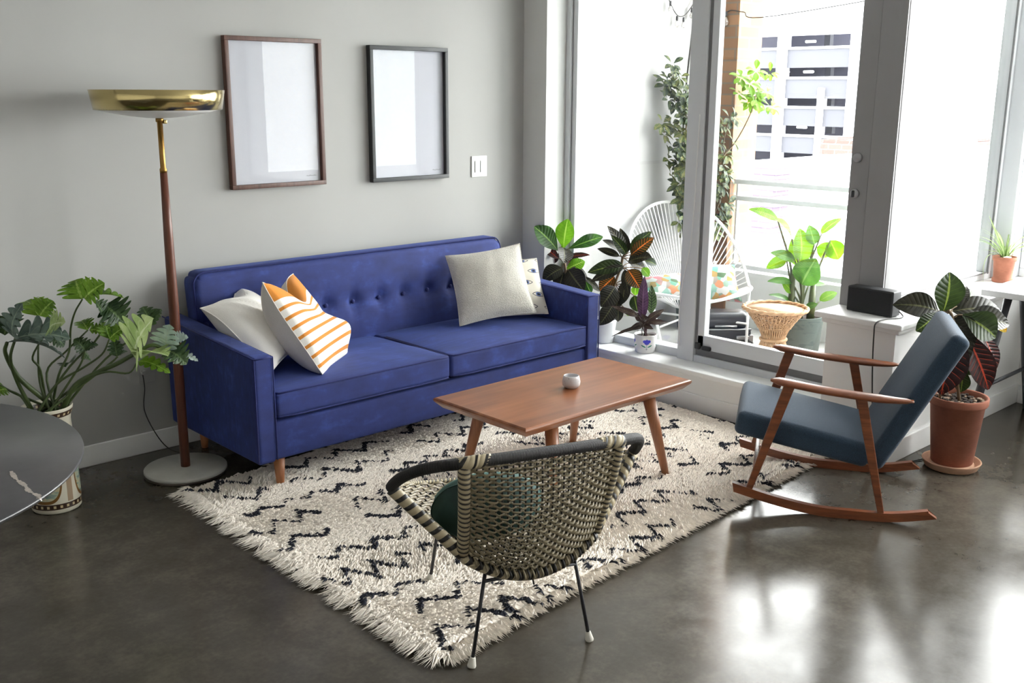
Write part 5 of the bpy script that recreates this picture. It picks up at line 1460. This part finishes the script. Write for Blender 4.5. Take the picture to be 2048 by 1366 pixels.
# philodendron in the painted vase
t = thing('potted_philodendron', 'sprawling philodendron with lobed leaves in a painted ceramic vase beside the round table', 'plant', (1.302, -0.385, 0))
def vase_mat():
    a = NT('painted_ceramic'); a.set(Roughness=0.28)
    tc_ = a.n('ShaderNodeTexCoord'); s = a.n('ShaderNodeSeparateXYZ'); a.l(tc_.outputs['Object'], s.inputs[0])
    z = s.outputs[2]; an = a.math('ARCTAN2', s.outputs[1], s.outputs[0])
    u = a.math('SUBTRACT', a.math('FRACT', a.math('ADD', a.math('DIVIDE', an, 2 * PI / 3), 0.62)), 0.5)
    au = a.math('ABSOLUTE', u)
    def band(lo, hi): return a.math('MULTIPLY', a.math('GREATER_THAN', z, lo), a.math('LESS_THAN', z, hi))
    # oval scene panel
    q1 = a.math('DIVIDE', u, 0.33); q2 = a.math('DIVIDE', a.math('SUBTRACT', z, 0.185), 0.125)
    p4 = lambda q: a.math('POWER', a.math('ABSOLUTE', q), 3.0)
    e = a.math('ADD', p4(q1), p4(q2))
    inside = a.math('LESS_THAN', e, 1.0); ring = a.math('MULTIPLY', a.math('LESS_THAN', e, 1.35), a.math('GREATER_THAN', e, 1.0))
    n_ = a.noise(a.coord('Object', (1, 1, 2.5)), 22, 4)
    scene = a.ramp(n_, (0.34, lin(66, 92, 112)), (0.48, lin(150, 168, 150)), (0.58, lin(196, 190, 160)), (0.7, lin(150, 128, 64)))
    c = a.mix(inside, lin(206, 200, 182), scene); c = a.mix(ring, c, lin(120, 84, 40))
    fl = a.math('MULTIPLY', a.math('GREATER_THAN', au, 0.44), band(0.05, 0.36))
    c = a.mix(a.math('MULTIPLY', fl, 0.75), c, lin(126, 88, 42))
    bd = a.math('MAXIMUM', band(0.022, 0.045), band(0.398, 0.420))
    k = a.math('FRACT', a.math('MULTIPLY', an, 24 / (2 * PI)))
    dots = a.math('LESS_THAN', a.math('ABSOLUTE', a.math('SUBTRACT', k, 0.5)), 0.2)
    c = a.mix(bd, c, lin(58, 40, 30)); 
    zc = a.math('MAXIMUM', band(0.028, 0.039), band(0.404, 0.414))
    c = a.mix(a.math('MULTIPLY', zc, dots), c, lin(196, 178, 140))
    a.base(c); return a.m
MB().lathe([(0.0, 0.002), (0.089, 0.002), (0.094, 0.008), (0.096, 0.022), (0.0965, 0.10), (0.094, 0.22), (0.087, 0.33), (0.085, 0.375), (0.088, 0.395), (0.0955, 0.412), (0.098, 0.430), (0.0965, 0.434), (0.091, 0.432), (0.085, 0.41), (0.082, 0.385), (0.0, 0.38)], (0, 0, 0), 56).build('vase', vase_mat(), t)
MB().lathe([(0, 0.40), (0.084, 0.396)], (0, 0, 0), 24).build('soil', M['soil'], t)
st = MB()
for i, s in enumerate(PHILO_STEMS):
    g = V(1.302 + 0.05 * math.cos(i * 2.4), -0.385 + 0.05 * math.sin(i * 2.4), 0.395)
    pts = [g] + [V(*p) for p in s[1:]]
    th = 0.010 if i in (0, 5) else (0.0075 if i in (1,) else 0.0048)
    n_ = len(catmull(pts, 5)); st.tube(catmull(pts, 5), [th * (1.15 - 0.5 * q / n_) for q in range(n_)], 7)
wb(st, 'stem', plain('philodendron_stem', lin(70, 86, 46), 0.45, var=0.25, scale=15), t)
foliage('foliage', t, PHILO, None, 'heart', 0.22, 0.28, lambda b, tt, k, r: CAMD * (0.2 + 0.9 * r.random()) + V(0, 0, 0.9) + V(r.uniform(-.4, .4), r.uniform(-.4, .4), 0), 0.012, 40, 3, None, 5, 1.75)
for d in (): pass

# ------------------------------------------------------------------ round marble table
t = thing('round_table', 'round dark marble table with a short white vein at the left edge', 'table', (0.30, -1.56, 0))
def marble():
    a = NT('black_marble'); a.set(Roughness=0.28)
    v = a.coord(); f = a.noise(v, 5, 6, 0.65)
    c = a.ramp(f, (0.3, lin(50, 49, 51)), (0.7, lin(72, 71, 73)))
    a.base(c); return a.m
ms = marble()
tp = MB().lathe([(0.0, 0.700), (0.655, 0.700), (0.672, 0.704), (0.683, 0.713), (0.6835, 0.717), (0.680, 0.7205), (0.0, 0.7205)], (0, 0, 0), 128).build('tabletop', ms, t)
vn = MB(); vp = catmull([(0.432, -0.306, 0.7208), (0.424, -0.369, 0.7208), (0.425, -0.432, 0.7208), (0.420, -0.473, 0.7208), (0.427, -0.519, 0.7208), (0.4235, -0.531, 0.7208), (0.4255, -0.5345, 0.7185), (0.427, -0.537, 0.713)], 4)
for i in range(len(vp) - 1):
    wv = 0.0022 + 0.0045 * abs(math.sin(i * 0.7 + 0.4)); a_, b_ = vp[i], vp[i + 1]; d_ = (b_ - a_).normalized(); s_ = V(-d_.y, d_.x, 0)
    vn.add([a_ - s_ * wv, a_ + s_ * wv, b_ + s_ * wv, b_ - s_ * wv], [(3, 2, 1, 0)])
vn.build('vein', plain('white_vein', lin(170, 160, 152), 0.35, var=0.25, scale=60), tp)
MB().lathe([(0.24, 0.0), (0.26, 0.006), (0.20, 0.02), (0.075, 0.07), (0.045, 0.2), (0.042, 0.5), (0.07, 0.64), (0.15, 0.69), (0.16, 0.6995), (0.0, 0.6995)], (0, 0, 0), 48).build('pedestal', plain('dark_pedestal', (0.05, 0.05, 0.052, 1), 0.4), t)

# ------------------------------------------------------------------ desk at the right
t = thing('desk', 'pale desk on dark metal trestle legs below the corner window ledge', 'desk', (5.33, -2.90, 0))
wb(MB().box((4.975, -3.35, 0.712), (5.70, -2.50, 0.742), 0, 0.004), 'desktop', plain('pale_desktop', (0.60, 0.60, 0.60, 1), 0.4), t)
dm = plain('dark_trestle_metal', (0.035, 0.037, 0.045, 1), 0.45)
def bar(a, b_, w_=0.016): return MB().tube([a, b_], w_, 4)
for y in (-2.60, -3.25):
    wb(bar((5.06, y, 0.71), (4.89, y + 0.06 if y > -3 else y - 0.04, 0.002), 0.021), 'leg', dm, t)
    wb(bar((5.24, y, 0.71), (5.66, y + 0.06 if y > -3 else y - 0.04, 0.002), 0.021), 'leg', dm, t)
    wb(bar((4.955, y + 0.04, 0.26), (5.52, y + 0.045, 0.26), 0.012), 'crossbar', dm, t)
wb(bar((5.52, -2.56, 0.26), (5.52, -3.22, 0.26), 0.012), 'crossbar', dm, t)

# ------------------------------------------------------------------ balcony things
t = thing('lounge_chair', 'white string lounge chair with a fan-shaped corded back on the balcony', 'chair', (5.32, -0.52, 0.05), math.radians(-33))
wm = plain('white_cord_metal', (0.82, 0.82, 0.82, 1), 0.4, var=0.01)
def ring(k):
    """outer hoop, local: front is -y"""
    a = 2 * PI * k
    x = 0.395 * math.sin(a) * (1.0 - 0.10 * math.cos(a)); y = -0.36 * math.cos(a)
    bk = max(0, -math.cos(a))
    return V(x * (1 + 0.05 * bk), y + 0.10 * bk, 0.325 + 0.03 * (1 - bk) * abs(math.cos(a)) + 0.56 * bk ** 1.15 + 0.05 * abs(math.sin(a)))
hp = [ring(i / 72) for i in range(72)]
MB().tube(hp, 0.0105, 10, True).build('hoop', wm, t)
hub = [V(0.10 * math.sin(2 * PI * i / 36), 0.13 + -0.055 * math.cos(2 * PI * i / 36), 0.245 + 0.02 * -math.cos(2 * PI * i / 36)) for i in range(36)]
MB().tube(hub, 0.006, 8, True).build('inner_hoop', wm, t)
cd = MB()
for i in range(96):
    k = i / 96; a_, b_ = ring(k), V(0.10 * math.sin(2 * PI * k), 0.13 - 0.055 * math.cos(2 * PI * k), 0.245 - 0.02 * math.cos(2 * PI * k))
    cd.tube([a_, b_], 0.0035, 5, False, 0, None, False)
cd.build('cords', wm, t)
for (a_, b_) in (((0.33, -0.16, 0.37), (0.27, -0.30, 0.0)), ((-0.33, -0.16, 0.37), (-0.27, -0.30, 0.0)), ((0.26, 0.27, 0.50), (0.24, 0.36, 0.0)), ((-0.26, 0.27, 0.50), (-0.24, 0.36, 0.0))):
    MB().tube([a_, b_], 0.0095, 8).build('leg', wm, t)
MB().tube([(0.29, -0.25, 0.18), (-0.25, 0.31, 0.17)], 0.007, 8).build('brace', wm, t)
MB().tube([(-0.29, -0.25, 0.18), (0.25, 0.31, 0.17)], 0.007, 8).build('brace', wm, t)
def floral():
    a = NT('floral_print'); a.set(Roughness=0.9)
    v = a.n('ShaderNodeTexVoronoi', Scale=26.0); a.l(a.coord(), v.inputs['Vector'])
    s = a.n('ShaderNodeSeparateColor'); a.l(v.outputs['Color'], s.inputs[0])
    c = a.ramp(s.outputs[0], (0.0, (0.42, 0.43, 0.42, 1)), (0.35, lin(90, 150, 130)), (0.5, lin(180, 96, 104)), (0.62, lin(176, 132, 72)), (0.72, lin(50, 90, 66)), (0.8, (0.44, 0.43, 0.41, 1)))
    x = a.t.nodes[-1]
    a.base(c); return a.m
fm = floral()
def lc(x, y, z):
    a = math.radians(-33); return (5.32 + x * math.cos(a) - y * math.sin(a), -0.52 + x * math.sin(a) + y * math.cos(a), z + 0.05)
pillow('outdoor_pillow', 'bright floral pillow on the right side of the white string chair', lc(-0.02, 0.19, 0.52), lc(0.33, 0.11, 0.50), lc(-0.02, 0.02, 0.30), 0.06, [fm, fm], group='floral pillows on the balcony chair')
pillow('outdoor_pillow', 'pink and green floral pillow at the left side of the white string chair', lc(-0.35, 0.02, 0.44), lc(-0.07, 0.02, 0.47), lc(-0.35, -0.16, 0.34), 0.05, [fm, fm], group='floral pillows on the balcony chair')

t = thing('rattan_stool', 'natural rattan pedestal stool with round woven top behind the glass door', 'stool', (5.30, -1.165, 0.05))
rt_m = plain('rattan', lin(176, 138, 102), 0.6, var=0.2, scale=40)
rt_l = plain('rattan_pale', lin(196, 164, 128), 0.6, var=0.15, scale=40)
H_ = 0.345; R_ = 0.192
tp = MB().lathe([(0.0, H_ - 0.012), (R_ * 0.86, H_ - 0.010), (R_ * 0.9, H_ - 0.004)], (0, 0, 0), 48).build('woven_top', rt_l, t)
sp_ = MB()
for r in range(1, 10): sp_.tube([(R_ * 0.09 * r * math.cos(2 * PI * i / 40), R_ * 0.09 * r * math.sin(2 * PI * i / 40), H_ - 0.0095) for i in range(40)], 0.004, 5, True)
for i in range(24): sp_.tube([(0.01 * math.cos(2 * PI * i / 24), 0.01 * math.sin(2 * PI * i / 24), H_ - 0.007), (R_ * 0.86 * math.cos(2 * PI * i / 24), R_ * 0.86 * math.sin(2 * PI * i / 24), H_ - 0.006)], 0.003, 5)
sp_.build('top_weave', rt_m, tp)
rm = MB()
for k in range(2): rm.tube([((R_ - 0.004 + 0.006 * math.cos(2 * PI * i * 10 / 120 + k * PI)) * math.cos(2 * PI * i / 120), (R_ - 0.004 + 0.006 * math.cos(2 * PI * i * 10 / 120 + k * PI)) * math.sin(2 * PI * i / 120), H_ + 0.006 * math.sin(2 * PI * i * 10 / 120 + k * PI)) for i in range(120)], 0.0085, 8, True)
rm.build('braided_rim', rt_m, t)
def prof(h):
    """stool outline radius at height fraction"""
    if h > 0.45: return 0.068 + (R_ - 0.01 - 0.068) * ((h - 0.45) / 0.55) ** 1.5
    return 0.068 + 0.07 * ((0.45 - h) / 0.45) ** 1.4
bs = MB()
for i in range(40):
    for sg in (-1, 1):
        bs.tube([(prof(h / 12) * math.cos(2 * PI * i / 40 + sg * h * 0.045), prof(h / 12) * math.sin(2 * PI * i / 40 + sg * h * 0.045), 0.005 + (H_ - 0.012) * h / 12) for h in range(13)], 0.0034, 5, False, 0, None, False)
bs.build('cane_pedestal', rt_m, t)
wv_ = MB()
for k in range(9):
    h = 0.66 + 0.036 * k
    wv_.tube([((prof(h) + 0.005 * math.sin(i * PI / 2 + k * PI)) * math.cos(2 * PI * i / 80), (prof(h) + 0.005 * math.sin(i * PI / 2 + k * PI)) * math.sin(2 * PI * i / 80), 0.005 + (H_ - 0.012) * h) for i in range(80)], 0.0038, 5, True)
wv_.tube([(0.075 * math.cos(2 * PI * i / 40), 0.075 * math.sin(2 * PI * i / 40), 0.153) for i in range(40)], 0.010, 8, True)
wv_.tube([(0.142 * math.cos(2 * PI * i / 40), 0.142 * math.sin(2 * PI * i / 40), 0.010) for i in range(40)], 0.009, 8, True)
wv_.build('woven_skirt', rt_m, t)

t = thing('banana_plant', 'tall lime green broad-leaved plant in a grey planter on the balcony', 'plant', (5.69, -1.10, 0.05))
pl = plain('grey_planter', lin(92, 102, 98), 0.8, var=0.15, scale=6)
MB().lathe([(0.125, 0.0), (0.13, 0.004), (0.150, 0.235), (0.152, 0.24), (0.144, 0.24), (0.138, 0.21), (0.0, 0.21)], (0, 0, 0), 40).build('planter', pl, t)
MB().lathe([(0, 0.216), (0.14, 0.213)], (0, 0, 0), 24).build('soil', M['soil'], t)
st = MB()
for i, d in enumerate(BANANA):
    b = V(*d[0:3]); gx_, gy_ = [(5.66, -1.05), (5.72, -1.16), (5.69, -1.11)][0 if b.y > -1.02 else (1 if b.y < -1.17 else 2)]
    g = V(gx_, gy_, 0.26)
    m1 = g.lerp(V(b.x, b.y, g.z), 0.12) + V(0, 0, (b.z - g.z) * 0.5)
    pts = catmull([g, m1, b], 6); n_ = len(pts)
    st.tube(pts, [0.012 - 0.008 * q / n_ for q in range(n_)], 7)
for gx_, gy_, hh in ((5.66, -1.05, 0.55), (5.72, -1.16, 0.5)): st.tube([(gx_, gy_, 0.25), (gx_ + 0.005, gy_, hh)], [0.028, 0.016], 10)
wb(st, 'stem', plain('banana_stem', lin(70, 78, 44), 0.5, var=0.25, scale=12), t)
foliage('foliage', t, BANANA, None, 'ell', 0.12, 0.22, lambda b, tt, k, r: CAMD * (0.6 + 0.6 * r.random()) + V(0, 0, 0.8) + V(r.uniform(-.5, .5), r.uniform(-.5, .5), 0), 0.006, 16, 3)

t = thing('portable_grill', 'black portable grill with a rounded lid and small wheels on the balcony floor', 'grill', (5.42, -0.70, 0.05), math.radians(-42))
def gl_f(p): return p.x, p.y, p.z
MB().rbox((0, 0, 0.075), (0.17, 0.10, 0.055), 0.015, 3, 3).build('body', M['blackp'], t)
MB().rbox((0.0, 0.0, 0.185), (0.165, 0.095, 0.055), 0.05, 4, 4).build('lid', plain('grill_enamel', (0.035, 0.036, 0.042, 1), 0.3), t)
MB().tube([(-0.17, -0.09, 0.132), (0.17, -0.09, 0.132)], 0.007, 8).build('lid_trim', M['chrome'], t)
MB().tube([(-0.07, -0.12, 0.16), (0.07, -0.12, 0.16)], 0.007, 8).build('handle', M['chrome'], t)
kb = MB(); kb.rbox((0.12, -0.115, 0.085), (0.05, 0.012, 0.012), 0.005, 2, 1); kb.rbox((0.165, -0.118, 0.075), (0.012, 0.012, 0.03), 0.005, 2, 1); kb.build('regulator', M['chrome'], t)
for x in (-0.12, 0.15):
    w_ = MB().tube([(0.028 * math.cos(2 * PI * i / 20), 0, 0.034 + 0.028 * math.sin(2 * PI * i / 20)) for i in range(20)], 0.007, 8, True).build('wheel', M['black'], t); w_.location = (x, -0.125, 0)
    MB().tube([(0, 0.03, 0.034), (0, -0.004, 0.034)], 0.008, 8).build('hub', M['chrome'], w_)
for x in (-0.14, 0.14): MB().box((x - 0.01, 0.06, 0.0), (x + 0.01, 0.085, 0.03)).build('foot', M['black'], t)

# climbing schefflera against the wall
t = thing('schefflera', 'variegated climbing schefflera against the white balcony wall with one long branch across the bricks', 'plant', (5.72, -0.24, 0.05))
MB().lathe([(0.10, 0.0), (0.105, 0.004), (0.13, 0.22), (0.135, 0.225), (0.125, 0.225), (0.12, 0.2), (0, 0.2)], (0, 0, 0), 32).build('planter', pl, t)
MB().lathe([(0, 0.205), (0.12, 0.203)], (0, 0, 0), 20).build('soil', M['soil'], t)
st = MB()
paths = [catmull([(5.72, -0.24, 0.25)] + SCHEF, 8), catmull([(5.73, -0.24, 0.25)] + SCHEFB, 8), catmull([(5.73, -0.25, 0.25)] + SCHEFC, 8)]
for p in paths: n_ = len(p); st.tube(p, [0.0075 - 0.0045 * i / n_ for i in range(n_)], 6)
wb(st, 'stem', plain('schefflera_stem', lin(86, 72, 50), 0.7, var=0.2, scale=20), t)
lv = MB(); rg = random.Random(11)
def cluster(c, out, L, mat, n=7):
    out = out.normalized(); s1 = out.orthogonal().normalized(); s2 = out.cross(s1)
    for k in range(n):
        a = 2 * PI * k / n + rg.uniform(-.2, .2)
        d = (s1 * math.cos(a) + s2 * math.sin(a)) * 0.8 + out * rg.uniform(0.1, 0.5) + V(0, 0, -0.45)
        lv.leaf(c + d.normalized() * 0.012, c + d.normalized() * L * rg.uniform(0.8, 1.15), L * 0.42, out + V(0, 0, 0.6), 'obo', 0.15, 0.2, 0, mat, 7, 2)
for c in SCHEF_TUFTS: cluster(V(*c), V(rg.uniform(-.7, .3), -1, 0.5), rg.uniform(0.07, 0.10), rg.choice((0, 0, 1)), 6)
for c in SCHEFC_TUFTS: cluster(V(*c), V(rg.uniform(-.5, .5), -1, 0.5), rg.uniform(0.07, 0.095), rg.choice((0, 0, 1)), 6)
for c in SCHEFB_TUFTS: cluster(V(*c), V(rg.uniform(-.6, .2), -0.7, 0.7), rg.uniform(0.07, 0.10), 2, 6)
wb(lv, 'foliage', [leaf_mat('schefflera_dark', lin(34, 50, 36), lin(52, 68, 46), lin(84, 92, 50), 0.0, 5, 0.35, 0.2, mottle=lin(92, 100, 56)), leaf_mat('schefflera_gold', lin(54, 70, 36), lin(76, 90, 44), lin(110, 110, 62), 0.0, 5, 0.35, 0.3, ribw=0.08, mottle=lin(112, 110, 64)), LM['b']], t)

# string of bulbs and wall cable
t = thing('string_lights', 'dark cord of small bare bulbs hung along the top of the white balcony wall', 'string lights', (5.6, -0.06, 2.25))
wire = catmull([(5.30, -0.04, 2.72), (5.44, -0.05, 2.42), (5.545, -0.06, 2.25), (5.62, -0.065, 2.165), (5.69, -0.065, 2.155), (5.765, -0.06, 2.20), (5.84, -0.055, 2.29), (5.93, -0.05, 2.52), (5.99, -0.05, 2.70)], 8)
wb(MB().tube(wire, 0.0035, 6), 'cord', M['cord'], t)
bm = NT('clear_bulb'); bm.set(Roughness=0.08, Transmission_Weight=0.85); bm.base((0.9, 0.88, 0.84, 1))
for x, z in ((5.555, 2.245), (5.63, 2.155), (5.70, 2.15), (5.785, 2.215)):
    so2 = MB().lathe([(0.0, 0.0), (0.007, -0.002), (0.008, -0.022), (0.007, -0.03), (0.0, -0.03)], (x, -0.065, z), 12); s_ = wb(so2, 'socket', M['black'], t)
    bb = MB().lathe([(0.006, -0.03), (0.010, -0.038), (0.015, -0.05), (0.013, -0.063), (0.006, -0.07), (0.0, -0.071)], (x, -0.065, z), 14); wb(bb, 'bulb', bm.m, s_)
t = thing('bulb_cord', 'single bare bulb on a dark cord strung from the brick column', 'string light', (5.99, -0.22, 2.2))
wb(MB().tube(catmull([(5.985, -0.03, 2.60), (5.985, -0.10, 2.38), (5.985, -0.17, 2.20), (5.99, -0.24, 2.20), (6.0, -0.33, 2.185), (6.02, -0.55, 2.15), (6.05, -2.1, 2.30)], 8), 0.0035, 6), 'cord', M['cord'], t)
s_ = wb(MB().lathe([(0.0, 0.0), (0.013, -0.002), (0.014, -0.03), (0.0, -0.036)], (5.98, -0.20, 2.195), 12), 'socket', M['black'], t)
wb(MB().lathe([(0.009, -0.036), (0.016, -0.05), (0.024, -0.068), (0.02, -0.088), (0.0, -0.097)], (5.98, -0.20, 2.195), 14), 'bulb', bm.m, s_)
tag(MB().tube(catmull([(5.86, -0.036, 2.9), (5.85, -0.036, 2.2), (5.80, -0.036, 1.7), (5.78, -0.036, 1.2)], 8), 0.004, 6).build('wall_cable', M['cord']), 'thin dark cable running down the white balcony wall beside the door frame', 'cable')
tag(MB().tube(catmull([(4.425, -1.19, 1.55), (4.42, -1.185, 1.1), (4.418, -1.17, 0.85), (4.415, -1.13, 0.62), (4.415, -1.12, 0.45), (4.418, -1.13, 0.30)], 8), 0.0028, 6).build('blind_cord', M['white']), 'thin white cord hanging down the window mullion beside the sliding door', 'cord')
